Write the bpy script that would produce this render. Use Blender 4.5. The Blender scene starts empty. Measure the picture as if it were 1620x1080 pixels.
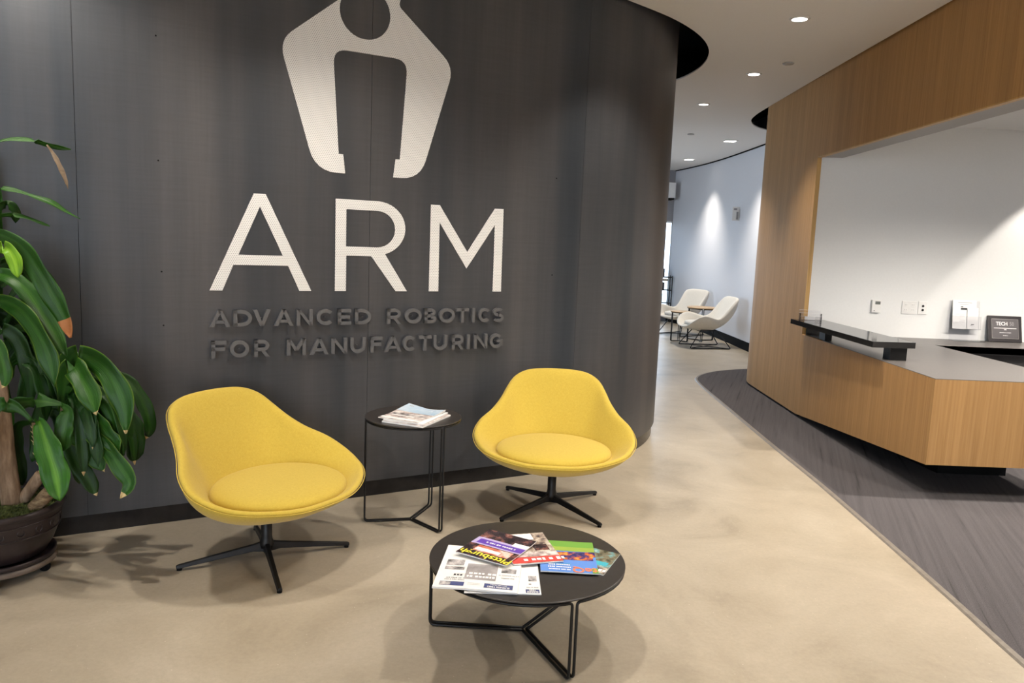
import bpy, bmesh, math, random
from mathutils import Vector, Matrix
from mathutils.geometry import tessellate_polygon

random.seed(7)
SC = bpy.context.scene
COL = SC.collection
R = math.radians

# ------------------------------------------------------------------ camera
CAM_PITCH, CAM_ROLL, CAM_F = R(7.476), R(2.309), 1205.0      # focal length in pixels of a 1620 px wide frame
fwd = Vector((0, math.cos(CAM_PITCH), -math.sin(CAM_PITCH)))
rgt = Vector((1, 0, 0))
upv = rgt.cross(fwd)
cr, cu = rgt * math.cos(CAM_ROLL) + upv * math.sin(CAM_ROLL), upv * math.cos(CAM_ROLL) - rgt * math.sin(CAM_ROLL)
cam_data = bpy.data.cameras.new('camera')
cam_data.sensor_width = 36.0
cam_data.lens = CAM_F / 1620.0 * 36.0
cam_data.clip_start, cam_data.clip_end = 0.05, 200
cam = bpy.data.objects.new('camera', cam_data)
COL.objects.link(cam)
m3 = Matrix((cr, cu, -fwd)).transposed()
cam.matrix_world = Matrix.Translation((0, 0, 1.5)) @ m3.to_4x4()
SC.camera = cam

# ------------------------------------------------------------------ world, daylight, exposure
world = bpy.data.worlds.new('daylight')
SC.world = world
world.use_nodes = True
bg = world.node_tree.nodes['Background']
bg.inputs['Color'].default_value = (0.76, 0.87, 1.0, 1)
bg.inputs['Strength'].default_value = 7.5
SC.view_settings.view_transform = 'Standard'
SC.view_settings.look = 'None'
SC.view_settings.exposure = 0.0
SC.view_settings.gamma = 1.0
SC.view_settings.use_curve_mapping = False
SC.cycles.max_bounces = 8
SC.cycles.diffuse_bounces = 5
SC.cycles.glossy_bounces = 4
SC.cycles.transmission_bounces = 6
SC.cycles.caustics_reflective = False
SC.cycles.caustics_refractive = False
SC.cycles.sample_clamp_indirect = 4.0

def portal(loc, rot, sx, sy):
    l = bpy.data.lights.new('window_portal', 'AREA')
    l.shape = 'RECTANGLE'; l.size = sx; l.size_y = sy
    l.cycles.is_portal = True
    o = bpy.data.objects.new('window_portal', l)
    o.location = loc; o.rotation_euler = rot
    COL.objects.link(o)
portal((-1.3, -4.52, 1.55), (R(90), 0, 0), 6.6, 2.5)        # street windows behind the camera
portal((-3.06, 11.3, 1.5), (0, R(-90), 0), 2.4, 3.4)         # side windows of the far lounge
portal((1.6, 15.71, 1.08), (R(-90), 0, 0), 3.0, 1.9)        # window at the end of the hall

LAMP_COL = (1.0, 0.925, 0.83)
LAMP_E = dict(seat=138, corridor=150, hall=240, alcove=330, rear_fill=380)

# ------------------------------------------------------------------ tagging and mesh helpers
def tag(o, label=None, cat=None, group=None, kind=None):
    if label: o['label'] = label
    if cat: o['category'] = cat
    if group: o['group'] = group
    if kind: o['kind'] = kind
    return o

def empty(name, loc=(0, 0, 0), rz=0.0):
    o = bpy.data.objects.new(name, None)
    o.empty_display_size = 0.1
    COL.objects.link(o)
    o.location = loc
    o.rotation_euler = (0, 0, rz)
    return o

def link_mesh(name, me, mat=None, parent=None, smooth=False):
    if mat is not None:
        me.materials.append(mat)
    if smooth:
        me.polygons.foreach_set('use_smooth', [True] * len(me.polygons))
    o = bpy.data.objects.new(name, me)
    COL.objects.link(o)
    if parent is not None:
        o.parent = parent
    return o

class MB:
    """collects geometry; build() links it as one mesh object"""
    def __init__(self):
        self.v, self.f = [], []
    def add(self, verts, faces):
        n = len(self.v)
        self.v += [tuple(p) for p in verts]
        self.f += [tuple(i + n for i in f) for f in faces]
        return self
    def box(self, x0, x1, y0, y1, z0, z1, M=None):
        vs = [Vector(p) for p in ((x0,y0,z0),(x1,y0,z0),(x1,y1,z0),(x0,y1,z0),(x0,y0,z1),(x1,y0,z1),(x1,y1,z1),(x0,y1,z1))]
        if M is not None: vs = [M @ p for p in vs]
        return self.add(vs, [(0,3,2,1),(4,5,6,7),(0,1,5,4),(1,2,6,5),(2,3,7,6),(3,0,4,7)])
    def prism(self, poly, z0, z1, holes=(), fn=None):
        """polygon (with holes) in a plane, extruded; fn maps (u,v,w) to a point"""
        fn = fn or (lambda u, v, w: (u, v, w))
        loops = [list(poly)] + [list(h) for h in holes]
        flat = [p for l in loops for p in l]
        tris = tessellate_polygon([[Vector((p[0], p[1], 0)) for p in l] for l in loops])
        n = len(flat)
        vs = [fn(p[0], p[1], z0) for p in flat] + [fn(p[0], p[1], z1) for p in flat]
        fs = []
        for t in tris:
            a, b, c = (flat[i] for i in t)
            ccw = (b[0]-a[0])*(c[1]-a[1]) - (b[1]-a[1])*(c[0]-a[0]) > 0
            t = tuple(t) if ccw else tuple(reversed(t))
            fs.append(tuple(i + n for i in t)); fs.append(tuple(reversed(t)))
        k = 0
        for l in loops:
            m = len(l)
            area = sum(l[i][0]*l[(i+1) % m][1] - l[(i+1) % m][0]*l[i][1] for i in range(m))
            for i in range(m):
                j = (i + 1) % m
                q = (k+i, k+j, n+k+j, n+k+i)
                if (area > 0) == (l is loops[0]): fs.append(q)
                else: fs.append(tuple(reversed(q)))
            k += m
        return self.add(vs, fs)
    def lathe(self, prof, n=32, cx=0, cy=0, a0=0.0):
        vs, fs = [], []
        for r, z in prof:
            for i in range(n):
                a = a0 + 2 * math.pi * i / n
                vs.append((cx + r * math.cos(a), cy + r * math.sin(a), z))
        for k in range(len(prof) - 1):
            for i in range(n):
                j = (i + 1) % n
                fs.append((k*n+i, k*n+j, (k+1)*n+j, (k+1)*n+i))
        if prof[0][0] > 1e-6: fs.append(tuple(reversed(range(n))))
        if prof[-1][0] > 1e-6: fs.append(tuple((len(prof)-1)*n + i for i in range(n)))
        return self.add(vs, fs)
    def tube(self, path, r, n=8, closed=False):
        P = [Vector(p) for p in path]
        m = len(P)
        rr = r if isinstance(r, (list, tuple)) else [r] * m
        vs, fs = [], []
        prev = None
        for i, p in enumerate(P):
            if closed: t = P[(i+1) % m] - P[i-1]
            else: t = P[min(i+1, m-1)] - P[max(i-1, 0)]
            t.normalize()
            if prev is None:
                ref = Vector((0, 0, 1)) if abs(t.z) < 0.9 else Vector((1, 0, 0))
                a = t.cross(ref).normalized()
            else:
                a = (prev - t * prev.dot(t)).normalized()
            prev = a
            b = t.cross(a)
            for k in range(n):
                an = 2 * math.pi * k / n
                vs.append(p + (a * math.cos(an) + b * math.sin(an)) * rr[i])
        segs = m if closed else m - 1
        for i in range(segs):
            i2 = (i + 1) % m
            for k in range(n):
                k2 = (k + 1) % n
                fs.append((i*n+k, i*n+k2, i2*n+k2, i2*n+k))
        if not closed:
            fs.append(tuple(reversed(range(n)))); fs.append(tuple((m-1)*n + k for k in range(n)))
        return self.add(vs, fs)
    def build(self, name, mat=None, parent=None, smooth=False, bevel=0.0, subsurf=0):
        me = bpy.data.meshes.new(name)
        me.from_pydata(self.v, [], self.f)
        me.update()
        o = link_mesh(name, me, mat, parent, smooth)
        if bevel:
            b = o.modifiers.new('bevel', 'BEVEL'); b.width = bevel; b.segments = 2; b.limit_method = 'ANGLE'
        if subsurf:
            s = o.modifiers.new('subsurf', 'SUBSURF'); s.levels = subsurf; s.render_levels = subsurf
        return o

def smooth_by_angle(o, deg=40):
    me = o.data
    me.polygons.foreach_set('use_smooth', [True] * len(me.polygons))
    bm = bmesh.new(); bm.from_mesh(me)
    for e in bm.edges:
        e.smooth = not (len(e.link_faces) == 2 and e.calc_face_angle(0) > R(deg))
    bm.to_mesh(me); bm.free()
    return o

def catmull(pts, per=6, closed=False):
    P = [Vector(p) for p in pts]
    n = len(P)
    out = []
    rng = range(n) if closed else range(n - 1)
    for i in rng:
        if closed: p0, p1, p2, p3 = P[i-1], P[i], P[(i+1) % n], P[(i+2) % n]
        else: p0, p1, p2, p3 = P[max(i-1, 0)], P[i], P[i+1], P[min(i+2, n-1)]
        for k in range(per):
            t = k / per
            out.append(0.5 * ((2*p1) + (p2-p0)*t + (2*p0-5*p1+4*p2-p3)*t*t + (3*p1-p0-3*p2+p3)*t**3))
    if not closed: out.append(P[-1])
    return out

def fillet(path, r, n=4):
    """round the inner corners of an open polyline"""
    P = [Vector(p) for p in path]
    out = [P[0]]
    for i in range(1, len(P) - 1):
        a, b, c = P[i-1], P[i], P[i+1]
        u, w = (a-b), (c-b)
        d = min(r, u.length*0.45, w.length*0.45)
        s, e = b + u.normalized()*d, b + w.normalized()*d
        for k in range(n + 1):
            t = k / n
            out.append(s*(1-t)**2 + b*2*t*(1-t) + e*t*t)
    out.append(P[-1])
    return out

# ------------------------------------------------------------------ materials
def lin(r, g, b):
    f = lambda c: (c/255/12.92) if c/255 <= 0.04045 else ((c/255+0.055)/1.055)**2.4
    return (f(r), f(g), f(b), 1)

def mat(name, col=(0.5, 0.5, 0.5), rough=0.5, metal=0.0, spec=0.5, emit=0.0, ecol=None):
    m = bpy.data.materials.new(name)
    m.use_nodes = True
    b = m.node_tree.nodes['Principled BSDF']
    c = tuple(col) if len(col) == 4 else (*col, 1)
    b.inputs['Base Color'].default_value = c
    b.inputs['Roughness'].default_value = rough
    b.inputs['Metallic'].default_value = metal
    b.inputs['Specular IOR Level'].default_value = spec
    if emit:
        b.inputs['Emission Color'].default_value = (*(ecol or c[:3]), 1)
        b.inputs['Emission Strength'].default_value = emit
    return m

class NT:
    def __init__(self, m):
        self.t = m.node_tree; self.n = self.t.nodes; self.l = self.t.links
        self.b = self.n['Principled BSDF']
    def new(self, typ, **kw):
        nd = self.n.new(typ)
        for k, v in kw.items(): setattr(nd, k, v)
        return nd
    def coords(self, scale=(1, 1, 1), rot=(0, 0, 0), kind='Object'):
        tc = self.new('ShaderNodeTexCoord'); mp = self.new('ShaderNodeMapping')
        mp.inputs['Scale'].default_value = scale; mp.inputs['Rotation'].default_value = rot
        self.l.new(tc.outputs[kind], mp.inputs['Vector'])
        return mp.outputs['Vector']
    def noise(self, vec, scale, detail=4, rough=0.55, dist=0.0):
        nd = self.new('ShaderNodeTexNoise')
        nd.inputs['Scale'].default_value = scale; nd.inputs['Detail'].default_value = detail
        nd.inputs['Roughness'].default_value = rough; nd.inputs['Distortion'].default_value = dist
        self.l.new(vec, nd.inputs['Vector'])
        return nd.outputs['Fac']
    def ramp(self, fac, stops, interp='LINEAR'):
        nd = self.new('ShaderNodeValToRGB'); cr_ = nd.color_ramp; cr_.interpolation = interp
        while len(cr_.elements) > 1: cr_.elements.remove(cr_.elements[-1])
        for i, (p, c) in enumerate(stops):
            e = cr_.elements[0] if i == 0 else cr_.elements.new(p)
            e.position = p; e.color = c if len(c) == 4 else (*c, 1)
        self.l.new(fac, nd.inputs['Fac'])
        return nd.outputs['Color']
    def mix(self, fac, a, b, mode='MIX'):
        nd = self.new('ShaderNodeMix', data_type='RGBA', blend_type=mode)
        for sock, v in ((nd.inputs['Factor'], fac), (nd.inputs['A'], a), (nd.inputs['B'], b)):
            if hasattr(v, 'links') or hasattr(v, 'is_linked'): self.l.new(v, sock)
            else: sock.default_value = v
        for s in nd.outputs:
            if s.type == 'RGBA': return s
    def math(self, op, a, b=None, c=None):
        nd = self.new('ShaderNodeMath', operation=op)
        for i, v in enumerate((a, b, c)):
            if v is None: continue
            if hasattr(v, 'is_linked'): self.l.new(v, nd.inputs[i])
            else: nd.inputs[i].default_value = v
        return nd.outputs[0]
    def bump(self, h, strength=0.2, dist=0.01):
        nd = self.new('ShaderNodeBump')
        nd.inputs['Strength'].default_value = strength; nd.inputs['Distance'].default_value = dist
        self.l.new(h, nd.inputs['Height']); self.l.new(nd.outputs['Normal'], self.b.inputs['Normal'])
    def base(self, c): self.l.new(c, self.b.inputs['Base Color'])
    def rough(self, lo, hi, fac):
        nd = self.new('ShaderNodeMapRange')
        nd.inputs['To Min'].default_value = lo; nd.inputs['To Max'].default_value = hi
        self.l.new(fac, nd.inputs['Value']); self.l.new(nd.outputs[0], self.b.inputs['Roughness'])

def m_concrete():
    m = mat('polished_concrete', rough=0.34, spec=0.45); t = NT(m)
    v = t.coords()
    big = t.ramp(t.noise(v, 1.5, 8, 0.66, 0.5), [(0.30, (0.300, 0.252, 0.186)), (0.44, (0.385, 0.328, 0.248)), (0.56, (0.425, 0.365, 0.280)), (0.72, (0.50, 0.435, 0.345))])
    fine = t.ramp(t.noise(v, 55, 6, 0.75), [(0.3, (0.90, 0.895, 0.89)), (0.65, (1.03, 1.03, 1.03))])
    c = t.mix(1.0, big, fine, 'MULTIPLY')
    vo = t.new('ShaderNodeTexVoronoi'); vo.inputs['Scale'].default_value = 22; t.l.new(v, vo.inputs['Vector'])
    spk = t.math('LESS_THAN', vo.outputs['Distance'], 0.045)
    c = t.mix(t.math('MULTIPLY', spk, 0.55), c, (0.78, 0.72, 0.62, 1))
    t.base(c)
    t.rough(0.24, 0.42, t.noise(v, 2.2, 4, 0.6))
    return m

def m_carpet():
    m = mat('grey_carpet', rough=0.95, spec=0.1); t = NT(m)
    v = t.coords(rot=(0, 0, R(20)))
    st = t.new('ShaderNodeMapping'); st.inputs['Scale'].default_value = (34, 0.7, 1); t.l.new(v, st.inputs['Vector'])
    streak = t.noise(st.outputs[0], 1.0, 3, 0.6)
    c1 = t.ramp(streak, [(0.27, (0.054, 0.048, 0.051)), (0.37, (0.098, 0.089, 0.092)), (0.5, (0.110, 0.100, 0.103)), (0.72, (0.126, 0.115, 0.118))])
    grain = t.noise(v, 260, 3, 0.8)
    c2 = t.ramp(grain, [(0.3, (0.55, 0.55, 0.55)), (0.7, (1.3, 1.3, 1.3))])
    t.base(t.mix(1.0, c1, c2, 'MULTIPLY'))
    t.bump(grain, 0.6, 0.006)
    return m

def m_darkwall():
    m = mat('dark_metal_mesh', rough=0.42, metal=0.35, spec=0.5); t = NT(m)
    uv = t.coords((1, 1, 1), kind='UV')
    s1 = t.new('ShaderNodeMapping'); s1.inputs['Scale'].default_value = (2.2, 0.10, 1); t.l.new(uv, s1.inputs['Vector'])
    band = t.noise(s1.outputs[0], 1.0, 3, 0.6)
    c1 = t.ramp(band, [(0.34, (0.036, 0.043, 0.052)), (0.5, (0.066, 0.067, 0.072)), (0.66, (0.094, 0.090, 0.092))])  # bluish and warm vertical bands imitate room reflections in the base colour
    s2 = t.new('ShaderNodeMapping'); s2.inputs['Scale'].default_value = (60, 2.0, 1); t.l.new(uv, s2.inputs['Vector'])
    s3 = t.new('ShaderNodeMapping'); s3.inputs['Scale'].default_value = (4.0, 70.0, 1); t.l.new(uv, s3.inputs['Vector'])
    weave = t.math('ADD', t.noise(s2.outputs[0], 1.0, 3, 0.7), t.noise(s3.outputs[0], 1.0, 3, 0.7))
    c2 = t.ramp(weave, [(0.7, (0.82, 0.82, 0.82)), (1.0, (1.12, 1.12, 1.12))])
    c2 = t.ramp(t.math('MULTIPLY', weave, 0.5), [(0.38, (0.93, 0.93, 0.93)), (0.62, (1.06, 1.06, 1.06))])
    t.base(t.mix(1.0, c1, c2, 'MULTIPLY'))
    t.rough(0.36, 0.5, band)
    return m

def m_dots():
    """white enamel over perforated sheet: staggered round holes"""
    m = mat('white_perforated_sheet', rough=0.5, spec=0.4); t = NT(m)
    uv = t.coords((1, 1, 1), kind='UV')
    sp = t.new('ShaderNodeSeparateXYZ'); t.l.new(uv, sp.inputs[0])
    p, q = 0.0105, 0.0105 * 1.732
    def lattice(off):
        a = t.math('SUBTRACT', t.math('FRACT', t.math('ADD', t.math('DIVIDE', sp.outputs[0], p), off)), 0.5)
        b = t.math('SUBTRACT', t.math('FRACT', t.math('ADD', t.math('DIVIDE', sp.outputs[1], q), off)), 0.5)
        b = t.math('MULTIPLY', b, 1.732)
        return t.math('SQRT', t.math('ADD', t.math('MULTIPLY', a, a), t.math('MULTIPLY', b, b)))
    d = t.math('MINIMUM', lattice(0.0), lattice(0.5))
    t.base(t.ramp(d, [(0.17, (0.33, 0.32, 0.31)), (0.27, (0.74, 0.725, 0.70))]))
    return m

def m_fabric(name, c0, c1):
    m = mat(name, rough=0.92, spec=0.15); t = NT(m)
    v = t.coords()
    n1 = t.noise(v, 260, 3, 0.75); n2 = t.noise(v, 95, 4, 0.7)
    c = t.mix(t.math('MULTIPLY', t.math('ADD', n1, n2), 0.5), (*c0, 1), (*c1, 1))
    c = t.ramp(t.math('MULTIPLY', t.math('ADD', n1, n2), 0.5), [(0.30, c0), (0.68, c1)])
    t.base(c)
    t.bump(n1, 0.25, 0.003)
    try:
        t.b.inputs['Sheen Weight'].default_value = 0.15
    except Exception: pass
    return m

def m_wood(name, dark, mid, light, axis='Z', rough=0.42):
    m = mat(name, rough=rough, spec=0.35); t = NT(m)
    sc = {'Z': (70, 70, 1.3), 'X': (1.3, 70, 70)}[axis]
    v = t.coords(sc)
    g = t.noise(v, 1.0, 4, 0.65, 0.3)
    sc2 = {'Z': (9, 9, 0.25), 'X': (0.25, 9, 9)}[axis]
    g2 = t.noise(t.coords(sc2), 1.0, 3, 0.6)
    c1 = t.ramp(g, [(0.3, dark), (0.5, mid), (0.72, light)])
    c2 = t.ramp(g2, [(0.3, (0.90, 0.88, 0.86)), (0.7, (1.08, 1.07, 1.06))])
    t.base(t.mix(1.0, c1, c2, 'MULTIPLY'))
    return m

def m_plaster(name, col, rough=0.75):
    m = mat(name, col, rough=rough, spec=0.25); t = NT(m)
    n = t.noise(t.coords(), 60, 3, 0.6)
    t.base(t.ramp(n, [(0.3, tuple(c*0.985 for c in col)), (0.7, tuple(min(1, c*1.01) for c in col))]))
    t.bump(n, 0.03, 0.002)
    return m

def m_noise(name, stops, scale, rough=0.5, detail=4, spec=0.4, stretch=(1, 1, 1)):
    m = mat(name, rough=rough, spec=spec); t = NT(m)
    t.base(t.ramp(t.noise(t.coords(stretch), scale, detail, 0.65), stops))
    return m

def m_leaf(name, body, rib, edge):
    m = mat(name, rough=0.38, spec=0.26); t = NT(m)
    tc = t.new('ShaderNodeTexCoord'); sp = t.new('ShaderNodeSeparateXYZ'); t.l.new(tc.outputs['UV'], sp.inputs[0])
    across = t.math('ABSOLUTE', t.math('SUBTRACT', sp.outputs[0], 0.5))
    c = t.ramp(across, [(0.0, rib), (0.09, tuple((a+b)/2 for a, b in zip(rib, body))), (0.16, body), (0.44, body), (0.5, edge)])
    mp = t.new('ShaderNodeMapping'); mp.inputs['Scale'].default_value = (22, 2, 1); t.l.new(tc.outputs['UV'], mp.inputs['Vector'])
    n = t.ramp(t.noise(mp.outputs[0], 1.0, 3, 0.6), [(0.3, (0.72, 0.74, 0.7)), (0.7, (1.2, 1.2, 1.15))])
    t.base(t.mix(1.0, c, n, 'MULTIPLY'))
    mp2 = t.new('ShaderNodeMapping'); mp2.inputs['Scale'].default_value = (30, 5, 1); t.l.new(tc.outputs['UV'], mp2.inputs['Vector'])
    t.bump(t.noise(mp2.outputs[0], 1.0, 3, 0.6), 0.35, 0.004)
    return m

M = dict(
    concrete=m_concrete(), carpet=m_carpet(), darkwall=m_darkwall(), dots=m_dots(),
    yellow=m_fabric('yellow_wool', (0.46, 0.325, 0.044), (0.565, 0.41, 0.068)),
    cream=m_fabric('cream_fabric', (0.62, 0.58, 0.51), (0.74, 0.70, 0.63)),
    oak=m_wood('rift_oak', (0.345, 0.185, 0.066), (0.405, 0.226, 0.084), (0.455, 0.262, 0.103), rough=0.6),
    oak_edge=m_wood('oak_edge', (0.42, 0.25, 0.09), (0.50, 0.31, 0.12), (0.56, 0.36, 0.15)),
    plywood=m_wood('table_oak', (0.40, 0.26, 0.13), (0.52, 0.36, 0.20), (0.60, 0.44, 0.26), 'X'),
    white=m_plaster('white_paint', (0.80, 0.80, 0.79)),
    hallwhite=m_plaster('hall_paint', (0.70, 0.70, 0.73)),
    ceiling=m_plaster('ceiling_paint', (0.84, 0.82, 0.80)),
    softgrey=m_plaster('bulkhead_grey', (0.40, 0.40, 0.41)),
    greywall=m_plaster('grey_paint', (0.33, 0.32, 0.33)),
    black=mat('plenum_black', (0.006, 0.006, 0.006), 0.9, spec=0.1),
    blackmetal=m_noise('black_powder_coat', [(0.3, (0.006, 0.0055, 0.0055)), (0.7, (0.010, 0.009, 0.009))], 40, 0.42, 4, 0.3),
    tabletop=m_noise('black_laminate', [(0.3, (0.024, 0.020, 0.018)), (0.7, (0.034, 0.029, 0.026))], 30, 0.38),
    basegloss=m_noise('black_base', [(0.3, (0.012, 0.011, 0.011)), (0.7, (0.020, 0.018, 0.018))], 20, 0.22),
    worktop=m_noise('grey_solid_surface', [(0.3, (0.112, 0.102, 0.096)), (0.7, (0.135, 0.123, 0.116))], 90, 0.36),
    blackgloss=m_noise('black_gloss_top', [(0.3, (0.012, 0.011, 0.011)), (0.7, (0.016, 0.015, 0.015))], 20, 0.08),
    darkgrey=mat('dark_cabinet', (0.03, 0.028, 0.03), 0.5),
    letter=m_noise('dark_letter_paint', [(0.3, (0.092, 0.090, 0.092)), (0.7, (0.104, 0.102, 0.104))], 60, 0.5),
    trim=m_noise('carpet_reducer', [(0.3, (0.17, 0.145, 0.12)), (0.7, (0.24, 0.21, 0.175))], 30, 0.45),
    steel=mat('brushed_steel', (0.55, 0.54, 0.52), 0.3, 1.0),
    lens=mat('lamp_lens', (1, 1, 1), 0.4, emit=9.0, ecol=(1.0, 0.95, 0.88)),
    lamptrim=mat('lamp_trim', (0.75, 0.73, 0.70), 0.4),
    sprink=mat('cover_plate', (0.42, 0.40, 0.38), 0.4, 0.2),
    plastic=m_noise('white_plastic', [(0.3, (0.78, 0.77, 0.75)), (0.7, (0.82, 0.81, 0.79))], 30, 0.35),
    lcd=mat('lcd_grey', (0.16, 0.17, 0.16), 0.25),
    dot=mat('socket_black', (0.01, 0.01, 0.01), 0.5),
    mark=mat('socket_mark', (0.52, 0.51, 0.50), 0.5),
    paper=m_noise('paper_white', [(0.3, (0.82, 0.81, 0.79)), (0.7, (0.88, 0.87, 0.85))], 20, 0.6),
    newsprint=m_noise('newsprint', [(0.3, (0.74, 0.73, 0.71)), (0.7, (0.84, 0.83, 0.81))], 14, 0.8),
    ink=mat('ink_dark', (0.035, 0.035, 0.04), 0.6), inkgrey=mat('ink_grey', (0.30, 0.29, 0.29), 0.6),
    inkblue=mat('ink_navy', (0.055, 0.07, 0.19), 0.55), inkwhite=mat('ink_white', (0.85, 0.85, 0.84), 0.5),
    inkyellow=mat('ink_yellow', (0.80, 0.72, 0.06), 0.4), inkred=mat('ink_red', (0.62, 0.07, 0.06), 0.35),
    inkorange=mat('ink_orange', (0.85, 0.22, 0.10), 0.35), inkpurple=mat('ink_purple', (0.13, 0.06, 0.42), 0.3),
    inkblue2=mat('ink_sky', (0.13, 0.28, 0.70), 0.25), inkgreen=mat('ink_green', (0.16, 0.36, 0.06), 0.3),
    inkgreen2=mat('ink_lime', (0.30, 0.42, 0.07), 0.3),
    inklilac=mat('ink_lilac', (0.50, 0.42, 0.68), 0.3), inkteal=mat('ink_teal', (0.06, 0.40, 0.50), 0.3),
    photo_dark=m_noise('photo_dark', [(0.36, (0.012, 0.008, 0.010)), (0.5, (0.05, 0.03, 0.035)), (0.62, (0.24, 0.10, 0.08)), (0.72, (0.5, 0.42, 0.4))], 16, 0.25),
    photo_grey=m_noise('photo_grey', [(0.36, (0.05, 0.05, 0.05)), (0.5, (0.32, 0.30, 0.30)), (0.65, (0.62, 0.58, 0.57))], 30, 0.7),
    photo_mid=m_noise('photo_mid', [(0.35, (0.22, 0.20, 0.20)), (0.6, (0.40, 0.37, 0.37))], 8, 0.7),
    photo_red=m_noise('photo_red', [(0.35, (0.30, 0.05, 0.03)), (0.5, (0.62, 0.20, 0.12)), (0.62, (0.75, 0.62, 0.55))], 14, 0.3),
    photo_city=m_noise('photo_city', [(0.35, (0.03, 0.03, 0.12)), (0.48, (0.08, 0.05, 0.16)), (0.56, (0.55, 0.12, 0.04)), (0.68, (0.75, 0.45, 0.10))], 26, 0.25),
    photo_wed=m_noise('photo_wed', [(0.36, (0.03, 0.02, 0.03)), (0.48, (0.36, 0.28, 0.22)), (0.6, (0.72, 0.66, 0.56))], 22, 0.3),
    photo_sea=m_noise('photo_sea', [(0.35, (0.05, 0.05, 0.03)), (0.48, (0.22, 0.19, 0.12)), (0.56, (0.12, 0.34, 0.36)), (0.68, (0.66, 0.64, 0.55))], 22, 0.3),
    photo_town=m_noise('photo_town', [(0.36, (0.22, 0.17, 0.17)), (0.5, (0.55, 0.45, 0.42)), (0.62, (0.78, 0.74, 0.70))], 30, 0.3),
    sky_print=m_noise('sky_print', [(0.35, (0.40, 0.56, 0.72)), (0.65, (0.62, 0.70, 0.78))], 8, 0.25),
    plaque=mat('plaque_plate', (0.13, 0.12, 0.125), 0.3, 0.3), plaqueframe=mat('plaque_frame', (0.030, 0.026, 0.028), 0.3),
    pot=m_noise('pot_resin', [(0.3, (0.018, 0.012, 0.012)), (0.7, (0.032, 0.022, 0.022))], 12, 0.38),
    caddy=m_noise('caddy_brown', [(0.3, (0.11, 0.085, 0.07)), (0.7, (0.16, 0.125, 0.10))], 20, 0.5),
    moss=m_noise('moss', [(0.35, (0.02, 0.03, 0.006)), (0.55, (0.07, 0.09, 0.02)), (0.7, (0.15, 0.16, 0.04))], 70, 0.95),
    bark=m_noise('bark', [(0.3, (0.12, 0.075, 0.045)), (0.5, (0.22, 0.145, 0.09)), (0.7, (0.34, 0.24, 0.16))], 10, 0.85, 5, 0.2, (4, 4, 0.7)),
    bark2=m_noise('cane_bark', [(0.3, (0.08, 0.05, 0.03)), (0.5, (0.20, 0.13, 0.07)), (0.7, (0.36, 0.26, 0.15))], 26, 0.85, 4, 0.2, (1, 1, 2.5)),
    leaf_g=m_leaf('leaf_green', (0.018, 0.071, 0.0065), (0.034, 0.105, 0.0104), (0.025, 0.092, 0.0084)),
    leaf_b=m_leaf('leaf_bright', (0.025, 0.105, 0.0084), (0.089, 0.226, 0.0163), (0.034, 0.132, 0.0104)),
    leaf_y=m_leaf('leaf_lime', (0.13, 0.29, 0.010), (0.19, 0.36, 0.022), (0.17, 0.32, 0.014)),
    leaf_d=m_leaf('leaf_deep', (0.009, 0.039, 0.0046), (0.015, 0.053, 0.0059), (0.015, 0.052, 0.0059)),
    leaf_e=m_leaf('leaf_edged', (0.016, 0.067, 0.0065), (0.028, 0.093, 0.0091), (0.096, 0.171, 0.0130)),
    leaf_dry=m_noise('leaf_dry', [(0.3, (0.20, 0.14, 0.09)), (0.7, (0.42, 0.33, 0.24))], 30, 0.8),
    leaf_tip=m_noise('leaf_tip_brown', [(0.3, (0.30, 0.11, 0.03)), (0.7, (0.42, 0.17, 0.06))], 20, 0.7),
    tip_tan=m_noise('leaf_tip_tan', [(0.3, (0.42, 0.30, 0.12)), (0.7, (0.60, 0.46, 0.24))], 20, 0.7),
)
def glass(name, rough=0.0, tint=(1, 1, 1), ior=1.45):
    m = bpy.data.materials.new(name); m.use_nodes = True
    nt = m.node_tree; nt.nodes.clear()
    out = nt.nodes.new('ShaderNodeOutputMaterial'); mx = nt.nodes.new('ShaderNodeMixShader')
    tr = nt.nodes.new('ShaderNodeBsdfTransparent'); gl = nt.nodes.new('ShaderNodeBsdfGlossy'); fr = nt.nodes.new('ShaderNodeFresnel')
    tr.inputs['Color'].default_value = (*tint, 1); gl.inputs['Roughness'].default_value = rough
    fr.inputs['IOR'].default_value = ior
    nt.links.new(fr.outputs[0], mx.inputs[0]); nt.links.new(tr.outputs[0], mx.inputs[1]); nt.links.new(gl.outputs[0], mx.inputs[2])
    nt.links.new(mx.outputs[0], out.inputs['Surface'])
    return m
M['glass'] = glass('window_glass')
M['tinted'] = glass('tinted_window_glass', 0.0, (0.86, 0.90, 0.94))
M['paving'] = m_noise('pale_paving', [(0.3, (0.52, 0.50, 0.47)), (0.7, (0.62, 0.60, 0.57))], 3, 0.9)
M['acrylic'] = glass('clear_acrylic', 0.02, (0.96, 0.96, 0.97), 1.35)

def set_uv(o, uvs):
    """uvs: one (u, v) per vertex"""
    me = o.data
    l = me.uv_layers.new(name='uv')
    buf = []
    for lp in me.loops: buf += uvs[lp.vertex_index]
    l.data.foreach_set('uv', buf)

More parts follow.
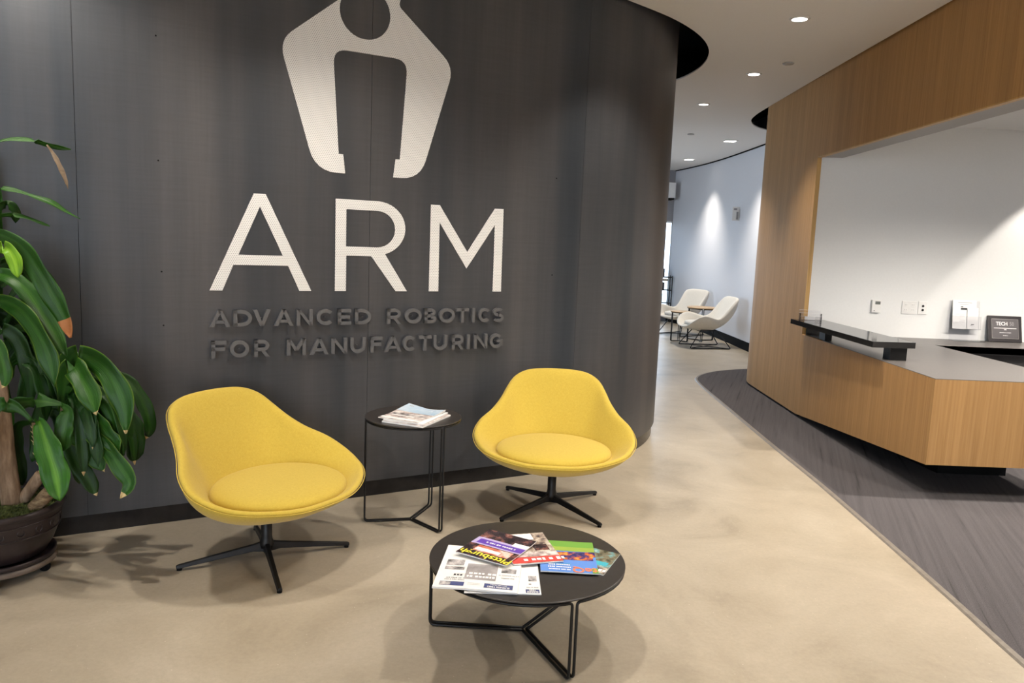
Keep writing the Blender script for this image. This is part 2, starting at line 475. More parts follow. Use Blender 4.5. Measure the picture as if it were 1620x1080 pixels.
def text_pts(body, size, bold=0.0):
    if body.startswith('#'):          # print too small to read: a row of word-like marks
        rk = random.Random(body + str(size)); n = int(body[1:])
        x, vs, fs = 0.0, [], []
        for k in range(n):
            w = size * rk.uniform(0.28, 0.5); h = size * rk.uniform(0.5, 0.68)
            b = len(vs)
            vs += [Vector((x, -h/2, 0)), Vector((x + w, -h/2, 0)), Vector((x + w, h/2, 0)), Vector((x, h/2, 0))]
            fs.append((b, b+1, b+2, b+3))
            x += w + size * (0.45 if rk.random() < 0.2 else 0.14)
        return [v - Vector((x/2, 0, 0)) for v in vs], fs
    cu_ = bpy.data.curves.new('txt', 'FONT'); cu_.body = body; cu_.size = size; cu_.offset = bold
    cu_.align_x = 'CENTER'; cu_.align_y = 'CENTER'; cu_.resolution_u = 3
    ob = bpy.data.objects.new('txt', cu_); COL.objects.link(ob)
    dg = bpy.context.evaluated_depsgraph_get()
    me = ob.evaluated_get(dg).to_mesh()
    vs = [v.co.copy() for v in me.vertices]; fs = [tuple(p.vertices) for p in me.polygons]
    ob.evaluated_get(dg).to_mesh_clear()
    bpy.data.objects.remove(ob); bpy.data.curves.remove(cu_)
    return vs, fs

# ================================================================== STRUCTURE
CEIL = 3.05
TOP = 3.45          # walls run up into the dark plenum above the ceiling plane

# ---- floor
MB().box(-5.6, 7.6, -5.0, 18.0, -0.12, 0.0).build('floor', M['concrete'])['kind'] = 'structure'

# ---- plan curve of the dark sign wall: straight run, then a round end
A0 = Vector((-2.233, 3.452)); DIR = Vector((math.cos(R(29.26)), math.sin(R(29.26)))); NRM = Vector((DIR.y, -DIR.x))
S_ARC, R_ARC = 2.9, 1.8
ARC_C = A0 + DIR * S_ARC - NRM * R_ARC
def wall_pt(s, off=0.0):
    """plan point at arc length s along the sign wall, off metres in front of its face"""
    if s <= S_ARC:
        return A0 + DIR * s + NRM * off
    a = (s - S_ARC) / R_ARC
    v = NRM * math.cos(a) + DIR * math.sin(a)
    return ARC_C + v * (R_ARC + off)
def WP(s, z, off=0.0):
    p = wall_pt(s, off); return Vector((p.x, p.y, z))
S_END = S_ARC + R_ARC * R(185)

def curve_strip(name, s0, s1, z0, z1, off0, off1, mt, parent=None, n=None):
    """solid strip following the sign wall between two offsets"""
    n = n or max(1, int(abs(s1 - s0) / 0.08))
    if s1 <= S_ARC: n = 1
    ss = [s0 + (s1 - s0) * i / n for i in range(n + 1)]
    vs, fs, uv = [], [], []
    for s in ss:
        for off in (off0, off1):
            for z in (z0, z1):
                vs.append(WP(s, z, off)); uv.append((s, z))
    for i in range(n):
        a, b = 4*i, 4*i + 4
        fs += [(a+2, b+2, b+3, a+3), (b, a, a+1, b+1), (a+1, a+3, b+3, b+1), (a+2, a, b, b+2)]
    e = 4*n
    fs += [(0, 2, 3, 1), (e+2, e, e+1, e+3)]
    mb = MB(); mb.add(vs, fs)
    o = mb.build(name, mt, parent)
    set_uv(o, uv)
    smooth_by_angle(o, 30)
    return o

wall_sign = curve_strip('wall_sign', -3.35, S_END, 0.0, TOP, -0.16, -0.03, M['black'])
tag(wall_sign, 'dark curved feature wall carrying the white ARM sign', kind='structure')
seams = [-3.35, -2.57, -1.17, 0.229, 1.63, 3.03, 4.43, 5.83, 7.23, S_END]
for i in range(len(seams) - 1):
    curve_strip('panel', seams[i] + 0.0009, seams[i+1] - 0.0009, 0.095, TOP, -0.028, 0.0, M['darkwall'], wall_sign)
for s_, z_ in ((0.573, 2.392), (0.573, 1.817), (0.578, 1.285), (0.582, 1.02), (2.83, 1.9), (2.83, 1.3), (-0.25, 2.2), (-0.25, 1.4)):
    c_ = WP(s_, z_, 0.0)
    MB().tube([c_, c_ + Vector((NRM.x, NRM.y, 0))*0.0015], 0.0042, 8).build('fastener', M['black'], wall_sign)
bb = curve_strip('baseboard_sign', -3.35, S_END, 0.0, 0.105, -0.05, -0.018, M['basegloss']); bb['kind'] = 'structure'

# ---- wood wall: nearly along the view, with a round far end
def wood_x(y): return 2.60 + 0.02 * (y - 5.0)
JAMB_Y, SOFFIT, ARC_Y, RW = 6.91, 2.35, 8.35, 1.0
wood_plan = [Vector((wood_x(JAMB_Y), JAMB_Y))] + [Vector((wood_x(y), y)) for y in (7.4, 7.9)]
cxw = wood_x(ARC_Y) + RW
for i in range(19):
    a = R(180 - i * 5.5)
    wood_plan.append(Vector((cxw + RW * math.cos(a), ARC_Y + RW * math.sin(a))))
def plan_strip(name, plan, z0, z1, thick, mt, parent=None, shift=0.0, kind=None):
    """wall along a plan polyline; thickness grows to the right of the walking direction"""
    n = len(plan); vs, fs = [], []
    for i, p in enumerate(plan):
        t = (plan[min(i+1, n-1)] - plan[max(i-1, 0)]).normalized()
        nr = Vector((t.y, -t.x))
        for o_ in (shift, shift + thick):
            q = p + nr * o_
            vs += [(q.x, q.y, z0), (q.x, q.y, z1)]
    for i in range(n - 1):
        a, b = 4*i, 4*i+4
        fs += [(b, a, a+1, b+1), (a+2, b+2, b+3, a+3), (a+1, a+3, b+3, b+1), (a+2, a, b, b+2)]
    e = 4*(n-1)
    fs += [(0, 2, 3, 1), (e+2, e, e+1, e+3)]
    o = MB().add(vs, fs).build(name, mt, parent)
    smooth_by_angle(o, 30)
    if kind: o['kind'] = kind
    return o
wall_wood = plan_strip('wall_wood', wood_plan, 0.03, TOP, 0.035, M['oak'], kind='structure')
plan_strip('baseboard_wood', wood_plan, 0.0, 0.03, 0.03, M['black'], shift=0.03, kind='structure')
# slim pale edge of the panel at the opening
trim_1 = MB().box(wood_x(JAMB_Y) - 0.001, wood_x(JAMB_Y) + 0.036, JAMB_Y - 0.004, JAMB_Y, 0.77, SOFFIT).build('trim_1', M['oak_edge']); trim_1['kind'] = 'structure'
# panelled bulkhead over the reception opening, and the full-height run nearer the entrance
NEAR_Y = 1.0
plan_strip('wall_wood_header', [Vector((wood_x(y), y)) for y in (NEAR_Y, 4.0, JAMB_Y)], SOFFIT, TOP, 0.035, M['oak'], kind='structure')
plan_strip('wall_wood_entrance', [Vector((wood_x(y), y)) for y in (-4.5, -2.0, NEAR_Y)], 0.03, TOP, 0.035, M['oak'], kind='structure')
plan_strip('trim_2', [Vector((wood_x(y), y)) for y in (NEAR_Y, 4.0, JAMB_Y)], SOFFIT - 0.008, SOFFIT, 0.035, M['oak_edge'], kind='structure')
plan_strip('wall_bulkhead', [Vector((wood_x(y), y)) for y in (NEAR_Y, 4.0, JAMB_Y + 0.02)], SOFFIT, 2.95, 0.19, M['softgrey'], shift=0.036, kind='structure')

# ---- reception alcove
AW = 6.93
MB().box(wood_x(AW) + 0.0355, 7.5, AW, AW + 0.12, 0.0, TOP).build('wall_alcove_back', M['white'])['kind'] = 'structure'
MB().box(7.4, 7.52, NEAR_Y, AW, 0.0, TOP).build('wall_alcove_side', M['white'])['kind'] = 'structure'
MB().box(wood_x(NEAR_Y) + 0.037, 7.5, NEAR_Y - 0.12, NEAR_Y - 0.002, 0.0, TOP).build('wall_alcove_near', M['white'])['kind'] = 'structure'
MB().box(2.80, 7.5, NEAR_Y - 0.05, AW + 0.05, 2.65, 2.72).build('ceiling_alcove', M['white'])['kind'] = 'structure'

# ---- white hall wall beyond
hall_plan = [Vector(p) for p in ((3.60, 9.25), (3.585, 10.3), (3.56, 11.3), (3.535, 12.4), (3.49, 13.4), (3.41, 14.3), (3.29, 15.1), (3.17, 15.7))]
hall_s = [Vector((p.x, p.y)) for p in catmull([(p.x, p.y, 0) for p in hall_plan], 5)]
plan_strip('wall_hall', hall_s, 0.0, TOP, 0.12, M['hallwhite'], kind='structure')
plan_strip('baseboard_hall', hall_s, 0.0, 0.13, 0.014, M['black'], shift=-0.014, kind='structure')
plan_strip('shadow_gap_strip', hall_s, CEIL - 0.018, CEIL, 0.02, M['black'], shift=-0.012, kind='structure')  # black strip stands in for the shadow gap below the ceiling

# ---- end of the hall: grey wall with a tall window
GY = 15.72
MB().box(-3.2, 0.1, GY, GY + 0.12, 0.0, TOP).box(3.20, 3.30, GY, GY + 0.12, 0.0, TOP).box(0.1, 3.20, GY, GY + 0.12, 2.04, TOP).box(0.1, 3.20, GY, GY + 0.12, 0.0, 0.10).build('wall_hall_end', M['greywall'])['kind'] = 'structure'
w1 = MB().box(0.1, 3.20, GY + 0.055, GY + 0.063, 0.10, 2.04).build('window_1', M['tinted']); w1['kind'] = 'structure'
fr = MB()
for x in (0.1, 0.85, 1.6, 2.35, 3.165): fr.box(x, x + 0.035, GY + 0.03, GY + 0.09, 0.10, 2.04)
fr.box(0.1, 3.20, GY + 0.03, GY + 0.09, 2.005, 2.04).box(0.1, 3.20, GY + 0.03, GY + 0.09, 0.10, 0.14)
fr.build('window_frame', M['white'], w1)
MB().box(0.1, 3.20, GY + 0.035, GY + 0.085, 0.82, 0.86).build('rail', M['plywood'], w1)
MB().box(-3.2, -3.08, 7.0, 9.6, 0.0, TOP).box(-3.2, -3.08, 13.0, GY, 0.0, TOP).box(-3.2, -3.08, 9.6, 13.0, 2.7, TOP).box(-3.2, -3.08, 9.6, 13.0, 0.0, 0.3).build('wall_hall_left', M['white'])['kind'] = 'structure'
w3 = MB().box(-3.145, -3.137, 9.6, 13.0, 0.3, 2.7).build('window_3', M['tinted']); w3['kind'] = 'structure'
fr = MB()
for i in range(5): fr.box(-3.17, -3.10, 9.6 + i*0.835, 9.66 + i*0.835, 0.3, 2.7)
fr.build('window_frame', M['white'], w3)

# ---- entrance side, behind the camera
EY = -4.55
px = wall_pt(-3.35)
MB().box(px.x - 0.12, px.x, EY, px.y + 0.3, 0.0, TOP).build('wall_left', M['white'])['kind'] = 'structure'
mb = MB().box(px.x - 0.1, -4.6, EY - 0.12, EY, 0.0, TOP).box(2.0, 2.46, EY - 0.12, EY, 0.0, TOP).box(-4.6, 2.0, EY - 0.12, EY, 2.8, TOP).box(-4.6, 2.0, EY - 0.12, EY, 0.0, 0.3)
mb.build('wall_entrance', M['white'])['kind'] = 'structure'
w2 = MB().box(-4.6, 2.0, EY - 0.065, EY - 0.057, 0.3, 2.8).build('window_2', M['glass']); w2['kind'] = 'structure'
fr = MB()
for i in range(5): fr.box(-4.6 + i*1.63, -4.54 + i*1.63, EY - 0.10, EY - 0.03, 0.3, 2.8)
fr.build('window_frame', M['darkgrey'], w2)

# ---- ceiling plane with its curved edges; black plenum above
edge_sign = [(-5.10, 1.80)] + [tuple(wall_pt(s, 0.012)) for s in (-3.2, -1.0, 1.0, 2.2, 2.9)]
edge_sign += [(0.616, 5.06), (0.985, 5.42), (1.23, 5.745), (1.40, 6.08), (1.495, 6.42), (1.528, 6.78), (1.50, 7.11), (1.433, 7.37), (1.25, 7.76), (0.90, 8.16), (0.40, 8.45), (-0.3, 8.60)]
es = edge_sign[:6] + [(p.x, p.y) for p in catmull([(x, y, 0) for x, y in edge_sign[6:]], 5)]
edge_wood = [(3.62, 10.42), (3.17, 10.10), (2.93, 9.82), (2.76, 9.42), (2.695, 9.02), (2.672, 8.60)]
ew = [(p.x, p.y) for p in catmull([(x, y, 0) for x, y in edge_wood], 5)]
outline = es + [(-3.08, 8.65), (-3.08, GY)] + [(p.x - 0.012, p.y) for p in reversed(hall_s) if p.y > 10.45] + ew
outline += [(wood_x(y) - 0.02, y) for y in (6.4, 4.9, 2.0, -4.55)] + [(-5.10, -4.55)]
MB().prism(outline, CEIL, CEIL + 0.012).build('ceiling', M['ceiling'])['kind'] = 'structure'
MB().box(-5.6, 7.6, -5.0, 16.0, TOP, TOP + 0.1).build('ceiling_plenum', M['black'])['kind'] = 'structure'

# ---- carpet with its reducer strip
c_edge = [(3.62, 9.80), (3.05, 9.63), (2.71, 9.46), (2.41, 9.20), (2.19, 8.84), (2.115, 8.39), (2.087, 7.18), (2.062, 5.80), (2.055, 4.84), (2.028, 3.97), (1.999, 3.25), (1.971, 2.69), (1.94, 1.5), (1.92, 0.0), (1.90, -4.55)]
ce = [Vector((p.x, p.y)) for p in catmull([(x, y, 0) for x, y in c_edge], 5)]
cpoly = [(p.x, p.y) for p in ce] + [(wood_x(-4.55) - 0.0, -4.55), (wood_x(0.8), 0.8), (wood_x(0.8), NEAR_Y), (7.38, NEAR_Y), (7.38, AW), (2.75, AW), (2.75, 8.6), (3.0, 9.2), (3.60, 9.5)]
cpt = MB().prism(cpoly, 0.0, 0.008).build('carpet', M['carpet']); tag(cpt, 'dark grey streaked carpet in front of the reception desk', kind='structure')
vs, fs = [], []
for i, p in enumerate(ce):
    t = (ce[min(i+1, len(ce)-1)] - ce[max(i-1, 0)]).normalized(); nr = Vector((t.y, -t.x))
    a, b, c = p + nr*0.014, p + nr*0.006, p - nr*0.016
    vs += [(a.x, a.y, 0.0005), (b.x, b.y, 0.0075), (c.x, c.y, 0.0095), (c.x, c.y, 0.0)]
for i in range(len(ce) - 1):
    a, b = 4*i, 4*i+4
    fs += [(a, b, b+1, a+1), (a+1, b+1, b+2, a+2), (a+2, b+2, b+3, a+3)]
MB().add(vs, fs).build('trim_4', M['trim'])['kind'] = 'structure'

# ================================================================== LIGHT FITTINGS
def spot(parent, loc, energy, size=115, blend=0.75, rad=0.05, col=LAMP_COL, aim=None):
    l = bpy.data.lights.new('lamp', 'SPOT'); l.energy = energy; l.color = col
    l.spot_size = R(size); l.spot_blend = blend; l.shadow_soft_size = rad
    o = bpy.data.objects.new('lamp', l); COL.objects.link(o); o.parent = parent; o.location = loc
    if aim is not None:
        d = Vector(aim); o.rotation_euler = d.to_track_quat('-Z', 'Y').to_euler()
    return o
def downlight(x, y, z, label, energy, square=False, group=None, size=115, blend=0.75, aim=None):
    r = empty('ceiling_downlight', (x, y, z))
    tag(r, label, 'downlight', group)
    if square:
        MB().box(-0.075, 0.075, -0.075, 0.075, -0.004, -0.001).build('lens', M['lens'], r)
        MB().box(-0.095, -0.075, -0.095, 0.095, -0.008, 0.0).box(0.075, 0.095, -0.095, 0.095, -0.008, 0.0).box(-0.075, 0.075, -0.095, -0.075, -0.008, 0.0).box(-0.075, 0.075, 0.075, 0.095, -0.008, 0.0).build('trim_ring', M['lamptrim'], r)
    else:
        MB().lathe([(0.0, -0.004), (0.050, -0.004), (0.050, -0.001), (0.0, -0.001)], 24).build('lens', M['lens'], r)
        MB().lathe([(0.050, -0.001), (0.050, -0.006), (0.062, -0.007), (0.068, -0.001)], 24).build('trim_ring', M['lamptrim'], r, True)
    spot(r, (0, 0, -0.02), energy, size, blend, 0.05, aim=aim)
    return r
downlight(1.834, 5.34, CEIL, 'nearest and largest round downlight in the corridor ceiling', LAMP_E['corridor'], size=84, blend=0.9)
downlight(2.04, 6.99, CEIL, 'second round downlight along the corridor ceiling', LAMP_E['corridor'], size=84, blend=0.9)
downlight(1.965, 8.50, CEIL, 'third round downlight along the corridor ceiling, before the square ones', LAMP_E['corridor'], size=84, blend=0.9)
downlight(3.007, 11.21, CEIL, 'nearer square downlight in the hall ceiling beside the white wall', LAMP_E['hall'], True, size=92, blend=1.0)
downlight(2.973, 13.68, CEIL, 'farther square downlight at the end of the hall ceiling', LAMP_E['hall'], True, size=92, blend=1.0)
for x, y in ((-0.37, 3.1), (1.25, 3.0), (-2.0, 2.95), (0.98, 4.55)):
    nm = {-0.37: 'between the yellow chairs', 1.25: 'in front of the reception side', -2.0: 'over the corn plant', 0.98: 'over the round end of the dark wall'}[x]
    downlight(x, y, CEIL, 'round recessed downlight in the ceiling ' + nm, LAMP_E['seat'] * (0.8 if y > 4 else 1.0), size=(105 if y > 4 else 132), blend=0.6, group='downlights over the seating area')
for x, y in ((-2.0, -0.8), (-0.3, -0.9), (1.4, -0.8), (-0.9, -2.7), (1.2, -2.7)):  # unseen lamps added to bounce light onto the ceiling and camera-facing sides
    nm = {(-2.0, -0.8): 'nearest the left wall', (-0.3, -0.9): 'straight above the viewer', (1.4, -0.8): 'beside the wood wall', (-0.9, -2.7): 'near the street window, left of centre', (1.2, -2.7): 'near the street window, right of centre'}[(x, y)]
    downlight(x, y, CEIL, 'added unseen fill downlight at the entrance, ' + nm, LAMP_E['rear_fill'], size=88, blend=0.4, group='added fill downlights over the entrance')
for x, y in ((4.80, 6.50), (5.3, 4.3), (3.8, 4.5), (3.3, 2.9), (6.2, 6.50)):  # lamps mid-room and over the worktop are unseen, added for ambient fill
    nm = {(4.80, 6.50): 'washing the wall above the award plaque', (5.3, 4.3): 'added as unseen fill in the middle of the room', (3.8, 4.5): 'added as unseen fill above the desk worktop', (3.3, 2.9): 'in front of the desk end', (6.2, 6.50): 'washing the far right of the back wall'}[(x, y)]
    downlight(x, y, 2.65, 'round alcove downlight ' + nm, LAMP_E['alcove'] * (0.36 if y > 6.4 else (0.62 if y < 3 else 1.0)), group='downlights in the reception alcove', size=(78 if y > 6.4 else 150), blend=(0.15 if y > 6.4 else 0.5))
for (x, y), lb in (((2.188, 6.55), 'round sprinkler cover plate between the nearest corridor downlights'), ((2.327, 10.70), 'small round sprinkler cover plate at the far corridor ceiling')):
    o = MB().lathe([(0.0, -0.012), (0.040, -0.012), (0.046, -0.006), (0.046, 0.0), (0.0, 0.0)], 24).build('sprinkler_cover', M['sprink'], None, True)
    o.location = (x, y, CEIL); tag(o, lb, 'sprinkler cover')

# ================================================================== SIGN ON THE WALL
def wall_shape(name, poly, holes, mt, off0, off1, parent):
    mb = MB().prism(poly, off0, off1, holes, lambda u, v, w: WP(u, v, w))
    o = mb.build(name, mt, parent)
    uv = [None] * len(mb.v)
    flat = [p for l in [poly] + list(holes) for p in l]
    set_uv(o, flat + flat)
    return o
def arc(cx, cy, rx, ry, a0, a1, n=14):
    return [(cx + rx * math.cos(R(a0 + (a1-a0)*i/n)), cy + ry * math.sin(R(a0 + (a1-a0)*i/n))) for i in range(n + 1)]
def round_poly(pts, n=6):
    """pts: (u, v, radius); quadratic rounding of the corners"""
    out = []
    m = len(pts)
    for i in range(m):
        a, b, c = pts[i-1], pts[i], pts[(i+1) % m]
        B = Vector(b[:2]); u = Vector(a[:2]) - B; w = Vector(c[:2]) - B
        r = b[2]
        if r <= 0: out.append(tuple(B)); continue
        s, e = B + u.normalized()*r, B + w.normalized()*r
        for k in range(n + 1):
            t = k / n; q = s*(1-t)**2 + B*2*t*(1-t) + e*t*t
            out.append((q.x, q.y))
    return out
# gripper emblem (mirror-symmetric about EC)
EC = 1.624
half = [(0.205, 2.98, 0.05), (0.150, 2.735, 0.02), (0.484, 2.462, 0.085), (0.296, 1.826, 0.115), (0.136, 1.826, 0), (0.148, 1.925, 0), (0.173, 1.926, 0), (0.208, 2.462, 0.075)]
right = [(EC + u, v, r) for u, v, r in half]
left = [(EC - u, v, r) for u, v, r in reversed(half)]
emblem = empty('gripper_emblem', WP(EC, 1.8, 0))
tag(emblem, 'white perforated robot gripper emblem high on the dark wall', 'emblem')
MB_holes = [arc(EC - 0.036, 2.668, 0.139, 0.135, 0, 360, 40)[:-1]]
g = wall_shape('emblem_shape', round_poly(right + left), MB_holes, M['dots'], 0.0, 0.004, None)
g.parent = emblem; g.matrix_parent_inverse = Matrix.Translation(-emblem.location)

arm = empty('wall_lettering', WP(1.63, 1.19, 0))
tag(arm, 'large white perforated ARM letters below the gripper emblem', 'lettering')
def big(poly, holes=()):
    o = wall_shape('letter', poly, holes, M['dots'], 0.0, 0.004, None)
    o.parent = arm; o.matrix_parent_inverse = Matrix.Translation(-arm.location)
ZB, ZT = 1.194, 1.690
big([(0.797, ZB), (1.014, ZT), (1.073, ZT), (1.309, ZB), (1.246, ZB), (1.187, 1.325), (0.912, 1.325), (0.858, ZB)], [[(1.044, 1.626), (0.937, 1.377), (1.160, 1.377)]])
bo = [(1.662, ZT)] + arc(1.672, 1.5425, 0.166, 0.1475, 88, -73, 18)
big([(1.438, ZB), (1.438, ZT)] + bo + [(1.855, ZB), (1.787, ZB), (1.641, 1.387), (1.499, 1.387), (1.499, ZB)],
    [[(1.497, 1.437), (1.497, 1.637)] + arc(1.675, 1.537, 0.103, 0.100, 90, -90, 14)])
big([(1.991, ZB), (1.991, ZT), (2.046, ZT), (2.230, 1.427), (2.404, ZT), (2.463, ZT), (2.466, ZB), (2.409, ZB), (2.408, 1.594), (2.228, 1.330), (2.047, 1.592), (2.050, ZB)])

# raised dark lettering, each glyph drawn from bars and rings
def glyph(ch, w, h, t):
    q = []
    box = lambda x0, y0, x1, y1: q.append([(x0, y0), (x1, y0), (x1, y1), (x0, y1)])
    def ring(cx, cy, rx, ry, a0, a1, n=18):
        q.append(('ring', arc(cx, cy, rx, ry, a0, a1, n), arc(cx, cy, rx - t, ry - t, a0, a1, n)))
    if ch == 'I': box((w-t)/2, 0, (w+t)/2, h)
    elif ch == 'A':
        q.append([(0, 0), (1.15*t, 0), (w/2 + 0.52*t, h), (w/2 - 0.52*t, h)]); q.append([(w - 1.15*t, 0), (w, 0), (w/2 + 0.52*t, h), (w/2 - 0.52*t, h)])
        box(0.26*w, 0.2*h, 0.74*w, 0.2*h + 0.85*t)
    elif ch == 'V':
        q.append([(0, h), (w/2 - 0.52*t, 0), (w/2 + 0.52*t, 0), (1.15*t, h)]); q.append([(w - 1.15*t, h), (w/2 - 0.52*t, 0), (w/2 + 0.52*t, 0), (w, h)])
    elif ch == 'N':
        box(0, 0, t, h); box(w-t, 0, w, h); q.append([(0, h), (w - 1.05*t, 0), (w, 0), (1.05*t, h)])
    elif ch == 'M':
        box(0, 0, t, h); box(w-t, 0, w, h); q.append([(0, h), (w/2 - 0.5*t, 0.28*h), (w/2 + 0.5*t, 0.28*h), (1.1*t, h)]); q.append([(w - 1.1*t, h), (w/2 - 0.5*t, 0.28*h), (w/2 + 0.5*t, 0.28*h), (w, h)])
    elif ch == 'E': box(0, 0, t, h); box(0, 0, w, t); box(0, h-t, w, h); box(0, (h-t)/2, 0.92*w, (h+t)/2)
    elif ch == 'F': box(0, 0, t, h); box(0, h-t, w, h); box(0, 0.42*h, 0.9*w, 0.42*h + t)
    elif ch == 'T': box((w-t)/2, 0, (w+t)/2, h); box(0, h-t, w, h)
    elif ch == 'D': box(0, 0, t, h); box(0, 0, 0.45*w, t); box(0, h-t, 0.45*w, h); ring(0.42*w, h/2, 0.58*w, h/2, 90, -90)
    elif ch == 'O': ring(w/2, h/2, w/2, h/2, 0, 360, 32)
    elif ch == 'C': ring(w/2, h/2, w/2, h/2, 45, 315, 28)
    elif ch == 'G': ring(w/2, h/2, w/2, h/2, 45, 335, 28); box(0.55*w, 0.40*h, w, 0.40*h + 0.9*t); box(w - t, 0.16*h, w, 0.45*h)
    elif ch == 'U': box(0, 0.42*h, t, h); box(w-t, 0.42*h, w, h); ring(w/2, 0.44*h, w/2, 0.44*h, 180, 360)
    elif ch in 'RP':
        box(0, 0, t, h); box(0, h-t, 0.55*w, h); box(0, 0.33*h, 0.55*w, 0.33*h + t); ring(0.55*w, 0.665*h, 0.42*w, 0.335*h, 90, -90)
        if ch == 'R': q.append([(0.42*w, 0.36*h), (w - 1.15*t, 0), (w, 0), (0.42*w + 1.15*t, 0.36*h)])
    elif ch == 'B':
        box(0, 0, t, h)
        for y in (0, (h-t)/2, h-t): box(0, y, 0.55*w, y + t)
        ring(0.5*w, 0.735*h, 0.40*w, 0.265*h, 90, -90); ring(0.52*w, 0.27*h, 0.46*w, 0.27*h, 90, -90)
    elif ch == 'S':
        r1 = (h/2 + t/2) / 2
        ring(w/2, h - r1, w/2, r1, 40, 265, 20); ring(w/2, r1, w/2, r1, -140, 85, 20)
    return q
tagline = empty('raised_lettering', WP(1.63, 0.84, 0))
tag(tagline, 'raised dark letters reading ADVANCED ROBOTICS FOR MANUFACTURING', 'lettering')
def raised(word, ext, z0, h, t=0.0185):
    for k, ch in enumerate(word):
        s0, s1 = ext[2*k], ext[2*k+1]
        mb = MB()
        fn = lambda u, v, w_, s0=s0: WP(s0 + u, z0 + v, w_) - tagline.location
        for sh in glyph(ch, s1 - s0, h, t):
            if sh[0] == 'ring':
                o_, i_ = sh[1], sh[2]
                for a in range(len(o_) - 1):
                    mb.prism([o_[a], o_[a+1], i_[a+1], i_[a]], 0.010, 0.030, (), fn)
            else: mb.prism(sh, 0.010, 0.030, (), fn)
        # two short stand-off pins hold the letter off the wall
        mb.prism([((s1-s0)/2 - 0.003, h*0.5 - 0.003), ((s1-s0)/2 + 0.003, h*0.5 - 0.003), ((s1-s0)/2 + 0.003, h*0.5 + 0.003), ((s1-s0)/2 - 0.003, h*0.5 + 0.003)], 0.0, 0.012, (), fn)
        mb.build('letter', M['letter'], tagline)
E1 = [0.791, 0.892, 0.907, 0.998, 1.003, 1.092, 1.109, 1.210, 1.227, 1.312, 1.333, 1.432, 1.449, 1.523, 1.545, 1.638, 1.732, 1.814, 1.838, 1.940, 1.958, 2.034, 2.050, 2.150, 2.160, 2.241, 2.263, 2.284, 2.306, 2.392, 2.406, 2.478]
raised('ADVANCEDROBOTICS', E1, 1.010, 0.086)
E2 = [0.799, 0.872, 0.889, 0.983, 1.009, 1.087, 1.176, 1.276, 1.297, 1.399, 1.415, 1.503, 1.521, 1.608, 1.637, 1.706, 1.718, 1.820, 1.830, 1.914, 1.926, 2.006, 2.018, 2.106, 2.137, 2.214, 2.234, 2.256, 2.282, 2.373, 2.389, 2.478]
raised('FORMANUFACTURING', E2, 0.850, 0.088)

# ================================================================== YELLOW SWIVEL CHAIRS
def shell_mesh(rim_half, seat_c, seat_r, z_seat, bottom, t_rim, expo_out=1.0, expo_in=1.0, n_around=8):
    """upholstered bucket: rim curve swept down to the seat inside and to the base outside"""
    mir = [(-x, y, z) for x, y, z in reversed(rim_half[1:-1])]
    rim = catmull(list(rim_half) + mir, n_around // 2, True)
    n = len(rim)
    cen = Vector((0, seat_c[1], 0))
    rows = []
    inner, outer, rims = [], [], []
    ctl = []
    for i, p in enumerate(rim):
        nrm = Vector((p.x, p.y - seat_c[1], 0)).normalized()
        a = math.atan2(p.y - seat_c[1], p.x)
        e = Vector((seat_c[0] + seat_r[0]*math.cos(a), seat_c[1] + seat_r[1]*math.sin(a), z_seat))
        col = []
        # outside from the bottom centre up to the rim
        b = Vector((bottom[0], bottom[1], bottom[2]))
        po = p + nrm * 0.0 + Vector((0, 0, -0.010))
        for k in range(0, 9):
            ph = (1 - k / 8) * math.pi / 2
            wt = 0.50 + 0.38*max(0.0, min(1.0, (p.y + 0.36)/0.40))
            c_ = wt*math.cos(ph) + (1 - wt)*k/8
            s_ = wt*(1 - math.sin(ph)) + (1 - wt)*k/8
            col.append(Vector((b.x + (po.x - b.x)*c_, b.y + (po.y - b.y)*c_, b.z + (po.z - b.z)*s_)))
        # rounded edge
        col.append(p - nrm*0.006 + Vector((0, 0, t_rim*0.10)))
        col.append(p - nrm*t_rim*0.5 + Vector((0, 0, t_rim*0.22)))
        pi_ = p - nrm*t_rim + Vector((0, 0, -0.006))
        for k in range(0, 7):
            ph = k / 6 * math.pi / 2
            u_ = 1 - k/6
            col.append(Vector((e.x + (pi_.x - e.x)*u_, e.y + (pi_.y - e.y)*u_, e.z + (pi_.z - e.z)*u_**1.08)))
        col.append(Vector((e.x*0.5, seat_c[1] + (e.y - seat_c[1])*0.5, z_seat)))
        col.append(Vector((seat_c[0], seat_c[1], z_seat)))
        ctl.append(col)
    m = len(ctl[0])
    vs, fs = [], []
    for col in ctl: vs += col
    for i in range(n):
        j = (i + 1) % n
        for k in range(m - 1):
            fs.append((i*m+k, j*m+k, j*m+k+1, i*m+k+1))
    # merge the two centres
    me = bpy.data.meshes.new('shell'); me.from_pydata([tuple(v) for v in vs], [], fs)
    bm = bmesh.new(); bm.from_mesh(me)
    bmesh.ops.remove_doubles(bm, verts=bm.verts, dist=1e-5)
    bmesh.ops.recalc_face_normals(bm, faces=bm.faces)
    bm.to_mesh(me); bm.free()
    return me, rim

